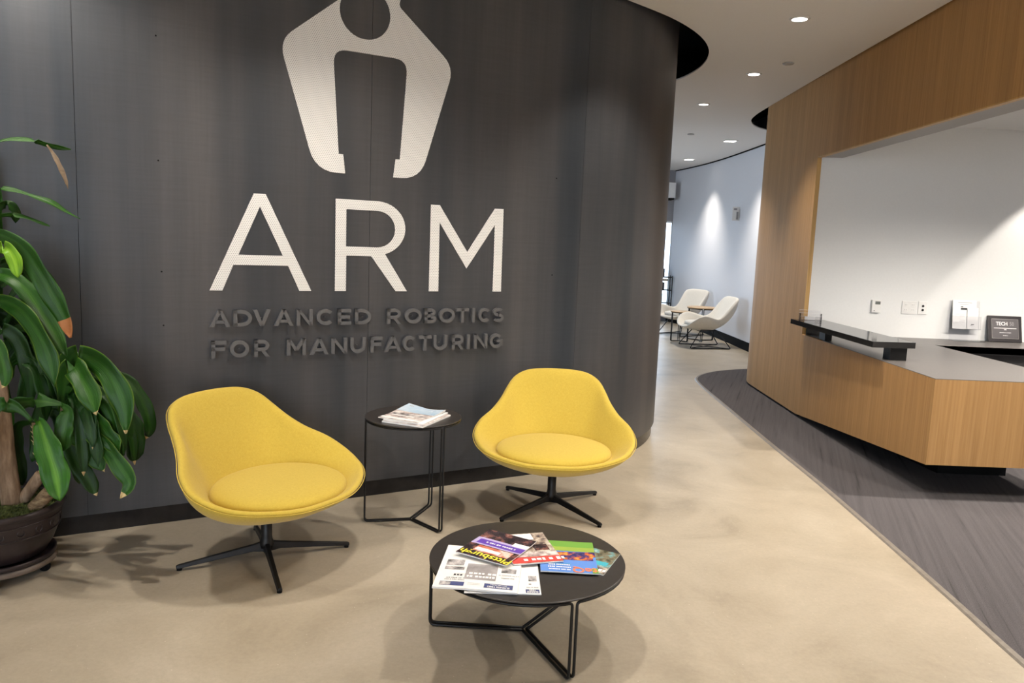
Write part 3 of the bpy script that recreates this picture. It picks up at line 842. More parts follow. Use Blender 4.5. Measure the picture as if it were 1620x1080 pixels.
Y_RIM = [(0, -0.400, 0.352), (0.15, -0.385, 0.354), (0.285, -0.325, 0.366), (0.388, -0.24, 0.384), (0.440, -0.14, 0.412), (0.452, -0.05, 0.446),
         (0.425, 0.04, 0.492), (0.366, 0.130, 0.536), (0.322, 0.215, 0.588), (0.292, 0.292, 0.642), (0.252, 0.352, 0.693), (0.165, 0.391, 0.728), (0, 0.400, 0.738)]
def yellow_chair(loc, base_rot, seat_rot, label):
    r = empty('swivel_chair', loc)
    tag(r, label, 'chair', 'yellow swivel lounge chairs')
    me, rim = shell_mesh(Y_RIM, (0, -0.075), (0.300, 0.245), 0.335, (0, -0.02, 0.205), 0.042)
    sh = link_mesh('shell', me, M['yellow'], r, True)
    s = sh.modifiers.new('subsurf', 'SUBSURF'); s.levels = 1; s.render_levels = 1
    sh.rotation_euler.z = seat_rot
    seam = MB().tube([p + Vector((p.x, p.y + 0.05, 0)).normalized()*0.0015 + Vector((0, 0, -0.008)) for p in rim], 0.0020, 6, True).build('seam', M['yellow'], sh, True)
    prof = [(0.0, 0.330), (0.9, 0.330), (0.985, 0.342), (1.0, 0.358), (0.985, 0.373), (0.93, 0.386), (0.75, 0.397), (0.45, 0.404), (0.0, 0.407)]
    mb = MB().lathe(prof, 40)
    mb.v = [(x*0.322, y*0.268 - 0.092 , z + 0.012*y) for x, y, z in mb.v]
    cu_ = mb.build('seat_cushion', M['yellow'], r, True, 0, 1); cu_.rotation_euler.z = seat_rot
    wl = MB().tube([(0.3205*math.cos(R(a)), 0.2665*math.sin(R(a)) - 0.092, 0.352 + 0.012*math.sin(R(a))) for a in range(0, 360, 8)], 0.0035, 6, True).build('piping', M['yellow'], cu_, True)
    MB().lathe([(0.0, 0.055), (0.030, 0.055), (0.033, 0.075), (0.0265, 0.098), (0.0245, 0.11), (0.0245, 0.235), (0.0, 0.235)], 24).build('column', M['blackmetal'], r, True)
    for k in range(4):
        mb = MB()
        sec = [(0.012, 0.062, 0.018, 0.048), (0.06, 0.060, 0.0155, 0.030), (0.20, 0.042, 0.0135, 0.024), (0.375, 0.018, 0.0125, 0.016), (0.385, 0.017, 0.010, 0.012)]
        vs, fs = [], []
        for x, z, hw, hh in sec:
            vs += [(x, -hw, z - hh/2), (x, hw, z - hh/2), (x, hw*0.55, z + hh/2), (x, -hw*0.55, z + hh/2)]
        for i in range(len(sec) - 1):
            a, b = 4*i, 4*i+4
            for j in range(4):
                j2 = (j+1) % 4
                fs.append((a+j, a+j2, b+j2, b+j))
        fs += [(3, 2, 1, 0), tuple(4*(len(sec)-1) + j for j in range(4))]
        mb.add(vs, fs)
        leg = mb.build('leg', M['blackmetal'], r, False, 0.003)
        leg.rotation_euler.z = base_rot + k * math.pi / 2
        gl = MB().lathe([(0.0, 0.0), (0.011, 0.0), (0.011, 0.012), (0.0, 0.012)], 12, 0.372, 0).build('glide', M['black'], leg)
    return r
yellow_chair((-1.097, 3.367, 0), R(26), R(59), 'yellow upholstered swivel chair angled toward the room, beside the plant')
yellow_chair((0.260, 4.204, 0), R(42), R(-3), 'yellow upholstered swivel chair facing forward, right of the small side table')

# ================================================================== WIRE TABLES
def wire_table(name, loc, rad, leg_r, angs, h, wire, label, cat, top_t=0.010, top_mat='tabletop'):
    r = empty(name, loc); tag(r, label, cat)
    MB().lathe([(0.0, h - top_t), (rad - 0.006, h - top_t), (rad, h - top_t*0.6), (rad, h - 0.002), (rad - 0.003, h), (0.0, h)], 72).build('table_top', M[top_mat], r)
    smooth_by_angle(r.children[0], 30)
    g_ = wire * 1.75
    for k in range(3):
        a0, a1 = R(angs[k]), R(angs[(k+1) % 3])
        if a1 < a0: a1 += 2*math.pi
        d = lambda a: Vector((math.cos(a), math.sin(a), 0))
        pe = lambda a: Vector((-math.sin(a), math.cos(a), 0))
        zt, zb = h - top_t - wire, wire
        am = (a0 + a1) / 2
        p0, p1 = d(a0)*leg_r + pe(a0)*g_, d(a1)*leg_r - pe(a1)*g_
        hub = d(am) * g_ * 1.15
        top_arc = [d(a0 + (a1-a0)*(0.05 + 0.9*i/14))*leg_r + Vector((0, 0, zt)) for i in range(15)]
        path = [hub + Vector((0, 0, zb)), p1 + Vector((0, 0, zb)), p1 + Vector((0, 0, zt))] + list(reversed(top_arc)) + [p0 + Vector((0, 0, zt)), p0 + Vector((0, 0, zb)), hub + Vector((0, 0, zb))]
        path = fillet(path[:4], 0.022)[:-1] + path[3:-3] + fillet(path[-4:], 0.022)[1:]
        MB().tube(path, wire, 8).build('wire_leg_frame', M['blackmetal'], r, True)
    return r
wire_table('side_table', (-0.503, 3.925, 0), 0.252, 0.246, [72, 193, 315], 0.570, 0.0050, 'tall round black side table with wire legs between the yellow chairs', 'table')
wire_table('coffee_table', (0.092, 2.800, 0), 0.375, 0.369, [57, 177.5, 295.5], 0.300, 0.0056, 'low round black coffee table with wire legs, covered in magazines', 'table', 0.009)

# ================================================================== PRINTED MATTER
def sheet(name, loc, rz, w, h, t, label, cat, mt, prints=(), texts=(), curl=None, group=None, pages=None):
    """a magazine or paper: cover block with flat print lying on it; local +y is the head of the page"""
    r = empty(name, loc, rz); tag(r, label, cat, group)
    zf = curl or (lambda x, y: 0.0)
    N = 10
    vs, fs = [], []
    for j in range(N + 1):
        for i in range(N + 1):
            x, y = -w/2 + w*i/N, -h/2 + h*j/N
            vs.append((x, y, t + zf(x, y)))
    for j in range(N + 1):
        for i in range(N + 1):
            x, y = -w/2 + w*i/N, -h/2 + h*j/N
            vs.append((x, y, zf(x, y)*0.75))
    q = (N+1)**2
    id_ = lambda i, j: j*(N+1) + i
    for j in range(N):
        for i in range(N):
            a = (id_(i, j), id_(i+1, j), id_(i+1, j+1), id_(i, j+1))
            fs.append(a); fs.append(tuple(k + q for k in reversed(a)))
    ring = [id_(i, 0) for i in range(N)] + [id_(N, j) for j in range(N)] + [id_(i, N) for i in range(N, 0, -1)] + [id_(0, j) for j in range(N, 0, -1)]
    for k in range(len(ring)):
        a, b = ring[k], ring[(k+1) % len(ring)]
        fs.append((b, a, a + q, b + q))
    me = bpy.data.meshes.new(name); me.from_pydata(vs, [], fs)
    body = link_mesh('pages', me, M[pages or 'paper'], r)
    me.materials.append(M[mt])
    for p in me.polygons:
        if all(v < q for v in p.vertices): p.material_index = 1
    lay = 0.0004
    for k, (x0, y0, x1, y1, mm, *poly) in enumerate(prints):
        # x, y run 0..1 over the cover
        mb = MB(); n = 8
        pv, pf = [], []
        for j in range(n + 1):
            for i in range(n + 1):
                u, v = x0 + (x1-x0)*i/n, y0 + (y1-y0)*j/n
                if poly: v += poly[0] * (u - x0)
                x, y = (u - 0.5)*w, (min(max(v, 0), 1) - 0.5)*h
                pv.append((x, y, t + zf(x, y) + lay + k*0.00006))
        for j in range(n):
            for i in range(n): pf.append((j*(n+1)+i, j*(n+1)+i+1, (j+1)*(n+1)+i+1, (j+1)*(n+1)+i))
        mb.add(pv, pf).build('print', M[mm], r)
    for k, (body_, cx, cy, sz, mm, *rest) in enumerate(texts):
        rot = rest[0] if rest else 0.0; sx = rest[1] if len(rest) > 1 else 1.0
        tv, tf = text_pts(body_, sz, sz * 0.02)
        out = []
        for p in tv:
            x = p.x*sx*math.cos(rot) - p.y*math.sin(rot) + (cx - 0.5)*w
            y = p.x*sx*math.sin(rot) + p.y*math.cos(rot) + (cy - 0.5)*h
            out.append((x, y, t + zf(x, y) + lay + 0.0006 + k*0.00005))
        MB().add(out, tf).build('printed_title', M[mm], r)
    return r

TT = 0.3005
def ctr(*p): return (sum(q[0] for q in p)/len(p), sum(q[1] for q in p)/len(p))
GM = 'reading matter on the coffee table'
# newspaper underneath, showing past the right side
sheet('newspaper', (0.000, 2.600, TT), R(180 + 1.5), 0.265, 0.245, 0.0035, 'white newspaper mostly covered, its right column showing', 'newspaper', 'newsprint',
      [(0.02, 0.86, 0.20, 0.97, 'inkblue'), (0.04, 0.42, 0.15, 0.60, 'photo_grey')],
      [('BUSINESS', 0.11, 0.935, 0.017, 'inkwhite', 0, 0.55), ('TIMES', 0.11, 0.885, 0.011, 'inkwhite', 0, 0.8), ('#10', 0.11, 0.80, 0.012, 'inkgrey', 0, 0.6), ('#1', 0.14, 0.70, 0.02, 'inkgrey')], None, GM, 'newsprint')
# top newspaper
sheet('newspaper', (-0.082, 2.662, TT + 0.004), R(180 - 4.0), 0.295, 0.365, 0.0060, 'white business newspaper spread across the table\'s left front edge', 'newspaper', 'newsprint',
      [(0.06, 0.86, 0.40, 0.955, 'inkblue'), (0.64, 0.87, 0.93, 0.955, 'inkblue'), (0.80, 0.875, 0.93, 0.95, 'photo_grey', 0.0), (0.28, 0.44, 0.66, 0.80, 'photo_mid'), (0.34, 0.60, 0.62, 0.76, 'photo_mid'),
       (0.05, 0.50, 0.23, 0.60, 'photo_grey'), (0.71, 0.36, 0.93, 0.50, 'photo_grey'), (0.69, 0.53, 0.93, 0.60, 'photo_grey'),
       (0.45, 0.88, 0.60, 0.884, 'inkgrey'), (0.45, 0.91, 0.60, 0.914, 'inkgrey')],
      [('BUSINESS TIMES', 0.23, 0.925, 0.0155, 'inkwhite', 0, 0.72), ('PITTSBURGH', 0.23, 0.882, 0.009, 'inkwhite', 0, 1.1), ('#8', 0.47, 0.735, 0.023, 'inkwhite', 0, 0.95), ('#10', 0.47, 0.665, 0.023, 'inkwhite', 0, 1.2),
       ('#3', 0.76, 0.72, 0.022, 'ink', 0, 1.0), ('#10', 0.77, 0.79, 0.011, 'inkgrey'), ('#12', 0.77, 0.83, 0.010, 'inkgrey'),
       ('#14', 0.14, 0.66, 0.009, 'inkgrey'), ('#9', 0.14, 0.72, 0.009, 'inkgrey')],
      lambda x, y: 0.002 + 0.002*math.sin(x*16 + 1) * (0.5 + y/0.365), GM, 'newsprint')
# far right magazine below the blue one
sheet('magazine', (0.338, 2.790, TT), R(180 - 24), 0.165, 0.215, 0.003, 'rightmost magazine with a coastal photo cover, under the blue one', 'magazine', 'photo_sea',
      [(0.0, 0.72, 1.0, 0.97, 'photo_wed'), (0.08, 0.50, 0.55, 0.66, 'inkteal')], [('#8', 0.48, 0.86, 0.036, 'inkwhite', 0, 0.9)], lambda x, y: 0.0015*(1 + x/0.08), GM)
# blue magazine
sheet('magazine', (0.247, 2.797, TT + 0.006), R(180 - 1.0), 0.213, 0.290, 0.0035, 'blue and green magazine with orange teQ title on the coffee table', 'magazine', 'inkblue2',
      [(0.0, 0.0, 1.0, 0.30, 'inkgreen'), (0.0, 0.20, 1.0, 0.34, 'inkgreen2'), (0.0, 0.34, 0.74, 0.50, 'photo_city', 0.06), (0.05, 0.46, 0.70, 0.62, 'photo_city'), (0.0, 0.84, 0.10, 1.0, 'inkgreen'), (0.46, 0.745, 0.92, 0.755, 'inkteal')],
      [('teQ', 0.23, 0.915, 0.060, 'inkorange', 0, 0.95), ('#14', 0.67, 0.93, 0.014, 'inkwhite', 0, 0.75), ('#12', 0.67, 0.86, 0.014, 'inkwhite', 0, 0.9), ('#12', 0.67, 0.79, 0.014, 'inkwhite', 0, 0.85)],
      lambda x, y: 0.001*(1 + math.sin(x*20)), GM)
# magazine with the red band
sheet('magazine', (0.098, 2.842, TT + 0.013), R(180 + 15), 0.195, 0.275, 0.0035, 'magazine with a red title band beneath the purple one', 'magazine', 'photo_wed',
      [(0.0, 0.80, 1.0, 0.985, 'inkred'), (0.28, 0.02, 0.98, 0.22, 'paper'), (0.0, 0.64, 1.0, 0.79, 'photo_town'), (0.10, 0.40, 0.40, 0.60, 'photo_dark')],
      [('#7', 0.36, 0.89, 0.036, 'inkwhite', 0, 0.95)], lambda x, y: 0.004*max(0, -y/0.137)**2 + 0.001, GM)
# purple and black magazine on top
sheet('magazine', (-0.027, 2.818, TT + 0.0235), R(180 - 28), 0.215, 0.255, 0.0035, 'dark and purple magazine with yellow title lying on top of the pile', 'magazine', 'photo_dark',
      [(0.0, 0.30, 1.0, 0.56, 'inklilac', 0.0), (0.0, 0.36, 0.92, 0.52, 'inkpurple'), (0.10, 0.58, 0.80, 0.80, 'photo_red'), (0.30, 0.66, 0.78, 0.76, 'paper'), (0.0, 0.22, 0.30, 0.34, 'paper')],
      [('Pittsburgh', 0.47, 0.895, 0.055, 'inkyellow', 0, 0.98), ('#12', 0.46, 0.44, 0.018, 'inkwhite', 0, 0.95)],
      lambda x, y: 0.010*max(0, -y/0.127 - 0.3)**2 + 0.0015*math.sin(x*18), GM)

# pile on the side table
GS = 'magazines on the side table'
sz = 0.5705
sheet('magazine', (-0.475, 3.850, sz), R(-22), 0.235, 0.30, 0.008, 'bottom magazine of the pile on the side table', 'magazine', 'photo_town', (), (), None, GS)
sheet('magazine', (-0.480, 3.862, sz + 0.0085), R(-19), 0.225, 0.295, 0.007, 'middle magazine of the pile on the side table', 'magazine', 'paper', (), (), None, GS)
sheet('magazine', (-0.500, 3.868, sz + 0.0162), R(-24), 0.225, 0.295, 0.005, 'top magazine of the side table pile with a sky and street photo', 'magazine', 'photo_town',
      [(0.0, 0.58, 1.0, 0.99, 'sky_print'), (0.06, 0.36, 0.95, 0.44, 'photo_grey'), (0.10, 0.28, 0.70, 0.33, 'paper'), (0.0, 0.04, 1.0, 0.14, 'paper')],
      [('#3', 0.16, 0.90, 0.020, 'inkgrey', 0, 0.9)], lambda x, y: 0.016*max(0, (x/0.11 + y/0.147)/2 - 0.55)**1.5*2 + 0.012*max(0, -x/0.11 + 0.1)*max(0, y/0.147 + 0.3), GS)

# ================================================================== RECEPTION DESK
T = 0.77
cx_, cy_ = 2.590, 4.590
dx1 = 3.58
desk = empty('reception_desk', (cx_, cy_, 0)); tag(desk, 'angular oak reception desk with grey worktop, floating above the carpet', 'desk')
def P_(pts, parent, name, mt, faces, **kw):
    o = MB().add([(x - cx_, y - cy_, z) for x, y, z in pts], faces).build(name, mt, parent, **kw); return o
jx, jy = wood_x(JAMB_Y), JAMB_Y
bz = 0.233
HEX = [(0,3,2,1),(4,5,6,7),(0,1,5,4),(1,2,6,5),(2,3,7,6),(3,0,4,7)]
th = 0.028
P_([(cx_, cy_, bz), (cx_ + th, cy_ + th, bz), (jx + th, jy - 0.001, 0.03), (jx, jy - 0.001, 0.03), (cx_, cy_, T), (cx_ + th, cy_ + th, T), (jx + th, jy - 0.001, T), (jx, jy - 0.001, T)], desk, 'front_panel', M['oak'], HEX)
P_([(cx_, cy_, bz), (dx1, cy_ + 0.01, bz), (dx1, cy_ + 0.01 + th, bz), (cx_ + th, cy_ + th, bz), (cx_, cy_, T), (dx1, cy_ + 0.01, T), (dx1, cy_ + 0.01 + th, T), (cx_ + th, cy_ + th, T)], desk, 'end_panel', M['oak'], HEX)
P_([(cx_ + th, cy_ + th, bz + 0.004), (dx1, cy_ + 0.04, bz + 0.004), (dx1, jy - 0.03, 0.034), (jx + th, jy - 0.03, 0.034), (cx_ + th, cy_ + th, bz + 0.02), (dx1, cy_ + 0.04, bz + 0.02), (dx1, jy - 0.03, 0.05), (jx + th, jy - 0.03, 0.05)], desk, 'underside', M['black'], HEX)
jw = wood_x(6.42) + 0.001
P_([(cx_ + 0.001, cy_ + 0.001, T), (dx1, cy_ + 0.011, T), (dx1, 6.42, T), (jw, 6.42, T), (cx_ + 0.001, cy_ + 0.001, T + 0.004), (dx1, cy_ + 0.011, T + 0.004), (dx1, 6.42, T + 0.004), (jw, 6.42, T + 0.004)], desk, 'worktop', M['worktop'], HEX)
P_([(3.02, 5.20, 0.008), (3.50, 5.20, 0.008), (3.50, 6.85, 0.008), (2.85, 6.85, 0.008), (3.02, 5.20, 0.6), (3.50, 5.20, 0.6), (3.50, 6.85, 0.6), (2.85, 6.85, 0.6)], desk, 'plinth', M['black'], HEX)
P_([(dx1 - 0.03, cy_ + 0.04, 0.25), (dx1, cy_ + 0.04, 0.25), (dx1, 6.42, 0.15), (dx1 - 0.03, 6.42, 0.15), (dx1 - 0.03, cy_ + 0.04, T - 0.036), (dx1, cy_ + 0.04, T - 0.036), (dx1, 6.42, T - 0.036), (dx1 - 0.03, 6.42, T - 0.036)], desk, 'inner_panel', M['darkgrey'], HEX)

bc = empty('back_counter', (4.0, 6.7, 0)); tag(bc, 'dark grey counter running along the white alcove wall', 'counter')
MB().box(wood_x(6.6) + 0.04 - 4.0, 3.39, 6.421 - 6.7, AW - 0.002 - 6.7, T - 0.06, T + 0.004).build('counter_top', M['worktop'], bc, bevel=0.002)
MB().box(3.60 - 4.0, 3.39, 6.421 - 6.7, 6.424 - 6.7, T - 0.06, T - 0.001).build('front_edge', M['darkgrey'], bc)
for i in range(4):
    x0 = 3.62 - 4.0 + i*0.92
    c_ = MB().box(x0, x0 + 0.90, 6.50 - 6.7, AW - 0.01 - 6.7, 0.09, T - 0.062).build('cabinet', M['darkgrey'], bc)
    MB().box(x0 + 0.38, x0 + 0.52, 6.485 - 6.7, 6.50 - 6.7, T - 0.14, T - 0.125).build('handle', M['steel'], c_)
MB().box(3.60 - 4.0, 3.38, 6.56 - 6.7, AW - 0.02 - 6.7, 0.008, 0.09).build('plinth', M['black'], bc)

# raised black ledge on the desk front
L0 = 0.91; lt = 0.042
T += 0.004
led = empty('transaction_ledge', (2.67, 6.0, T)); tag(led, 'raised black ledge on short posts above the desk front', 'ledge')
lp = [(2.505, 6.855), (2.512, 5.272), (2.826, 5.300), (2.806, 6.868)]
MB().prism([(x - 2.67, y - 6.0) for x, y in lp], L0 - lt - T, L0 - T).build('ledge_top', M['blackgloss'], led, bevel=0.002)
for x0, x1, y0, y1 in ((2.675, 2.795, 5.345, 5.445), (2.640, 2.700, 6.40, 6.52)):
    MB().box(x0 - 2.67, x1 - 2.67, y0 - 6.0, y1 - 6.0, 0.0, L0 - lt - T).build('post', M['blackmetal'], led, bevel=0.002)
MB().box(jx + 0.004 - 2.67, jx + 0.165 - 2.67, 6.80 - 6.0, 6.83 - 6.0, 0.0, L0 - lt - T).build('end_support', M['blackgloss'], led, bevel=0.001)

# clear card holder on the ledge
ch = empty('card_holder', (2.655, 6.80, L0)); tag(ch, 'small clear acrylic card holder at the far end of the black ledge', 'card holder')
MB().box(-0.095, 0.095, 0.012, 0.015, 0.0, 0.088).build('back_plate', M['acrylic'], ch)
MB().box(-0.095, 0.095, -0.030, -0.027, 0.0, 0.035).build('front_plate', M['acrylic'], ch)
MB().box(-0.095, 0.095, -0.027, 0.012, 0.0, 0.003).build('tray', M['acrylic'], ch)
for z_ in (0.034, 0.060, 0.0875): MB().box(-0.095, 0.095, (0.0118 if z_ > 0.04 else -0.0302), (0.0152 if z_ > 0.04 else -0.0268), z_, z_ + 0.0012).build('edge', M['plastic'], ch)  # white strips imitate the bright glints along the acrylic edges
for s in (-1, 1): MB().box(s*0.0935 - 0.0015, s*0.0935 + 0.0015, -0.027, 0.012, 0.003, 0.06).build('side_plate', M['acrylic'], ch)
cards = MB().box(-0.050, 0.040, -0.018, -0.006, 0.004, 0.030).build('business_cards', M['paper']); cards.location = (2.655, 6.80, L0); tag(cards, 'stack of white cards inside the clear holder on the ledge', 'cards')

# wall fittings in the alcove
def wall_item(name, x0, x1, z0, z1, d, label, cat, mt='plastic'):
    r = empty(name, ((x0+x1)/2, AW, z0)); tag(r, label, cat)
    w = (x1-x0)/2
    MB().box(-w, w, -d, 0.0, 0.0, z1 - z0).build('cover', M[mt], r, bevel=0.003)
    return r, w, z1 - z0
r, w, h = wall_item('thermostat', 3.248, 3.330, 0.992, 1.106, 0.026, 'white wall thermostat with small grey display', 'thermostat')
MB().box(-w*0.35, w*0.78, -0.0275, -0.026, h*0.66, h*0.90).build('display', M['lcd'], r)
MB().box(-w*0.55, -w*0.35, -0.0275, -0.026, h*0.12, h*0.18).build('button', M['dot'], r)
r, w, h = wall_item('outlet_plate', 3.528, 3.664, 0.990, 1.108, 0.008, 'double white socket plate on the alcove wall', 'outlet')
for sx in (-0.5, 0.45):
    for szz in (0.30, 0.68):
        so = MB().box(w*sx - 0.018, w*sx + 0.018, -0.0095, -0.008, h*szz - 0.018, h*szz + 0.018).build('socket', M['plastic'], r, bevel=0.004)
        for q in (-0.007, 0.007): MB().box(w*sx + q - 0.0018, w*sx + q + 0.0018, -0.0102, -0.0094, h*szz - 0.002, h*szz + 0.009).build('slot', M['mark'], so)
r, w, h = wall_item('jack_plate', 3.676, 3.760, 0.990, 1.110, 0.008, 'single white plate with two black jacks, right of the sockets', 'outlet')
for szz in (0.34, 0.64):
    mb = MB().lathe([(0.0, 0.0), (0.011, 0.0), (0.011, 0.003), (0.0, 0.003)], 16)
    mb.v = [(x, -0.008 - z, h*szz + y) for x, y, z in mb.v]
    mb.build('jack', M['dot'], r)

# brochure holder, paper and card
bh = empty('brochure_holder', (4.085, 6.86, T)); tag(bh, 'clear acrylic brochure stand on the back counter', 'brochure stand')
tilt = Matrix.Rotation(R(-8), 4, 'X')
MB().box(-0.135, 0.135, 0.0, 0.003, 0.0, 0.36, tilt).build('back_plate', M['acrylic'], bh)
MB().box(-0.135, 0.135, -0.028, -0.025, 0.10, 0.22, tilt).build('pocket', M['acrylic'], bh)
MB().box(-0.135, 0.135, -0.10, 0.0, 0.0, 0.003).build('foot', M['acrylic'], bh)
MB().box(-0.135, 0.135, -0.026, 0.0, 0.10, 0.103, tilt).build('shelf', M['acrylic'], bh)
def leaflet(name, w, h, x, z, yoff, label, prints):
    r = empty(name, (4.085 + x, 6.86, T)); tag(r, label, 'leaflet', 'leaflets in the clear stand')
    MB().box(-w/2, w/2, yoff - 0.002, yoff, z, z + h, tilt).build('page', M['paper'], r)
    for (u0, v0, u1, v1, mm) in prints:
        MB().box(-w/2 + u0*w, -w/2 + u1*w, yoff - 0.0026, yoff - 0.0021, z + v0*h, z + v1*h, tilt).build('print', M[mm], r)
leaflet('brochure', 0.216, 0.262, -0.005, 0.105, -0.006, 'larger white brochure in the clear stand with a small dark picture', [(0.34, 0.66, 0.60, 0.73, 'ink'), (0.34, 0.75, 0.44, 0.78, 'ink'), (0.22, 0.90, 0.80, 0.915, 'inkgrey'), (0.30, 0.84, 0.66, 0.85, 'inkgrey'), (0.12, 0.50, 0.50, 0.507, 'inkgrey'), (0.30, 0.44, 0.52, 0.446, 'inkgrey'), (0.30, 0.30, 0.52, 0.306, 'inkgrey'), (0.30, 0.24, 0.52, 0.246, 'inkgrey')])
leaflet('leaflet', 0.098, 0.192, 0.066, 0.106, -0.014, 'narrow white leaflet in front of the larger brochure', [(0.36, 0.20, 0.62, 0.23, 'ink'), (0.30, 0.16, 0.50, 0.175, 'inkgrey')])

# award plaque leaning on the wall
pq = empty('award_plaque', (4.455, 6.845, T)); tag(pq, 'dark framed award plaque leaning against the alcove wall', 'plaque')
pm = Matrix.Rotation(R(-14), 4, 'X') @ Matrix.Rotation(R(0), 4, 'Z')
pw, ph = 0.152, 0.242
MB().box(-pw, pw, 0.0, 0.016, 0.004, ph, pm).build('frame', M['plaqueframe'], pq, bevel=0.002)
MB().box(-pw + 0.030, pw - 0.030, -0.0015, 0.0, 0.034, ph - 0.028, pm).build('border', M['steel'], pq)
pl = MB().box(-pw + 0.034, pw - 0.034, -0.0025, -0.0015, 0.038, ph - 0.032, pm).build('plate', M['plaque'], pq)
MB().box(-pw + 0.050, pw - 0.050, -0.0032, -0.0025, 0.126, 0.131, pm).build('rule', M['inkwhite'], pq)
def plq(body_, x, z, s_, mm, sx=1.0):
    tv, tf = text_pts(body_, s_, s_*0.02)
    MB().add([pm @ Vector((x + p.x*sx, -0.0034, z + p.y)) for p in tv], tf).build('engraving', M[mm], pq)
plq('TECH', -0.030, 0.168, 0.046, 'inkwhite', 0.9); plq('50', 0.060, 0.168, 0.046, 'inkgrey', 0.9)
plq('#3', 0.0, 0.116, 0.014, 'inkwhite'); plq('#20', 0.0, 0.088, 0.010, 'inkwhite', 0.9); plq('#7', 0.0, 0.062, 0.010, 'inkwhite')

# ================================================================== POTTED CORN PLANT
PX, PY = -2.165, 3.115
plant = empty('potted_plant', (PX, PY, 0)); tag(plant, 'tall corn plant with drooping strap leaves in a dark pot', 'plant')
def loc_(p): return Vector((p[0] - PX, p[1] - PY, p[2]))
def put(name, mb, mt, smooth=True, parent=plant, **kw): return mb.build(name, mt, parent, smooth, **kw)
pot = put('pot', MB().lathe([(0.0, 0.088), (0.165, 0.088), (0.178, 0.095), (0.205, 0.14), (0.228, 0.20), (0.238, 0.255), (0.240, 0.283), (0.250, 0.290), (0.256, 0.300), (0.254, 0.312), (0.244, 0.316), (0.232, 0.312), (0.228, 0.298), (0.226, 0.285), (0.0, 0.285)], 56), M['pot'])
for z in (0.262, 0.205):
    rr = 0.2385 if z > 0.25 else 0.2300
    put('band', MB().tube([(rr*math.cos(R(a)), rr*math.sin(R(a)), z) for a in range(0, 360, 8)], 0.0035, 6, True), M['pot'], True, pot)
for k in range(20):
    a = R(k*18); rr = 0.2345
    ring = [(rr*math.cos(a) - 0.014*math.sin(a)*math.cos(R(q)), rr*math.sin(a) + 0.014*math.cos(a)*math.cos(R(q)), 0.234 + 0.014*math.sin(R(q))) for q in range(0, 360, 30)]
    put('scroll', MB().tube(ring, 0.0028, 5, True), M['pot'], True, pot)
put('saucer', MB().lathe([(0.0, 0.070), (0.20, 0.070), (0.212, 0.076), (0.214, 0.094), (0.206, 0.096), (0.200, 0.082), (0.0, 0.080)], 48), M['pot'])
put('caddy', MB().lathe([(0.0, 0.046), (0.208, 0.046), (0.216, 0.052), (0.216, 0.068), (0.208, 0.0715), (0.0, 0.0715)], 48), M['caddy'])
for k in range(5):
    a = R(-62 + 72*k)
    mb = MB().lathe([(0.0, -0.012), (0.019, -0.012), (0.0225, -0.006), (0.0225, 0.006), (0.019, 0.012), (0.0, 0.012)], 18)
    cx0, cy0 = 0.178*math.cos(a), 0.178*math.sin(a)
    mb.v = [(cx0 + z*math.sin(a + 0.4) + x*math.cos(a + 0.4), cy0 - z*math.cos(a + 0.4) + x*math.sin(a + 0.4), 0.0225 + y) for x, y, z in mb.v]
    cas = put('caster', mb, M['black'])
    put('fork', MB().box(cx0 - 0.014, cx0 + 0.014, cy0 - 0.014, cy0 + 0.014, 0.034, 0.048), M['black'], False, cas)
# moss: a lumpy disc and many tiny tufts
mb = MB(); N = 26
vs, fs = [(0, 0, 0.312)], []
for j in range(1, 9):
    for i in range(N):
        a = 2*math.pi*i/N; rr = 0.226*j/8
        vs.append((rr*math.cos(a), rr*math.sin(a), 0.300 + random.uniform(-0.004, 0.012)*(1 if j < 8 else 0.2)))
for i in range(N): fs.append((0, 1 + i, 1 + (i+1) % N))
for j in range(7):
    for i in range(N):
        a, b = 1 + j*N + i, 1 + j*N + (i+1) % N
        fs.append((a, a + N, b + N, b))
put('moss_bed', mb.add(vs, fs), M['moss'])
mb = MB()
for k in range(1500):
    a, rr = random.uniform(0, 2*math.pi), 0.222*math.sqrt(random.random())
    x, y, z = rr*math.cos(a), rr*math.sin(a), 0.300
    b = random.uniform(0, 2*math.pi); l = random.uniform(0.008, 0.022); w = 0.0016
    dx, dy = math.cos(b), math.sin(b)
    mb.add([(x - dy*w, y + dx*w, z), (x + dy*w, y - dx*w, z), (x + dx*l*0.7, y + dy*l*0.7, z + l)], [(0, 1, 2)])
o = put('moss_tufts', mb, M['moss'], False); o['kind'] = 'stuff'

def stem(name, pts, r0, r1, mt, n=12):
    pp = catmull([loc_(p) for p in pts], 6)
    rr = [r0 + (r1 - r0)*i/(len(pp)-1) + random.uniform(-0.02, 0.02)*r0 for i in range(len(pp))]
    return put(name, MB().tube(pp, rr, n), mt)
stem('trunk', [(-2.114, 3.14, 0.29), (-2.136, 3.14, 0.512), (-2.147, 3.14, 0.731), (-2.193, 3.14, 1.157), (-2.225, 3.14, 1.544), (-2.24, 3.14, 1.72)], 0.041, 0.030, M['bark'], 16)
stem('trunk', [(-2.095, 3.16, 0.29), (-2.045, 3.155, 0.36), (-1.994, 3.15, 0.430)], 0.026, 0.024, M['bark'])
stem('trunk', [(-1.995, 3.10, 0.30), (-1.945, 3.10, 0.355), (-1.890, 3.10, 0.418)], 0.030, 0.027, M['bark2'])
c2 = stem('cane', [(-1.910, 3.10, 0.40), (-1.935, 3.09, 0.455), (-1.956, 3.085, 0.52), (-1.963, 3.08, 0.60), (-1.955, 3.06, 0.68)], 0.014, 0.009, M['bark2'], 10)
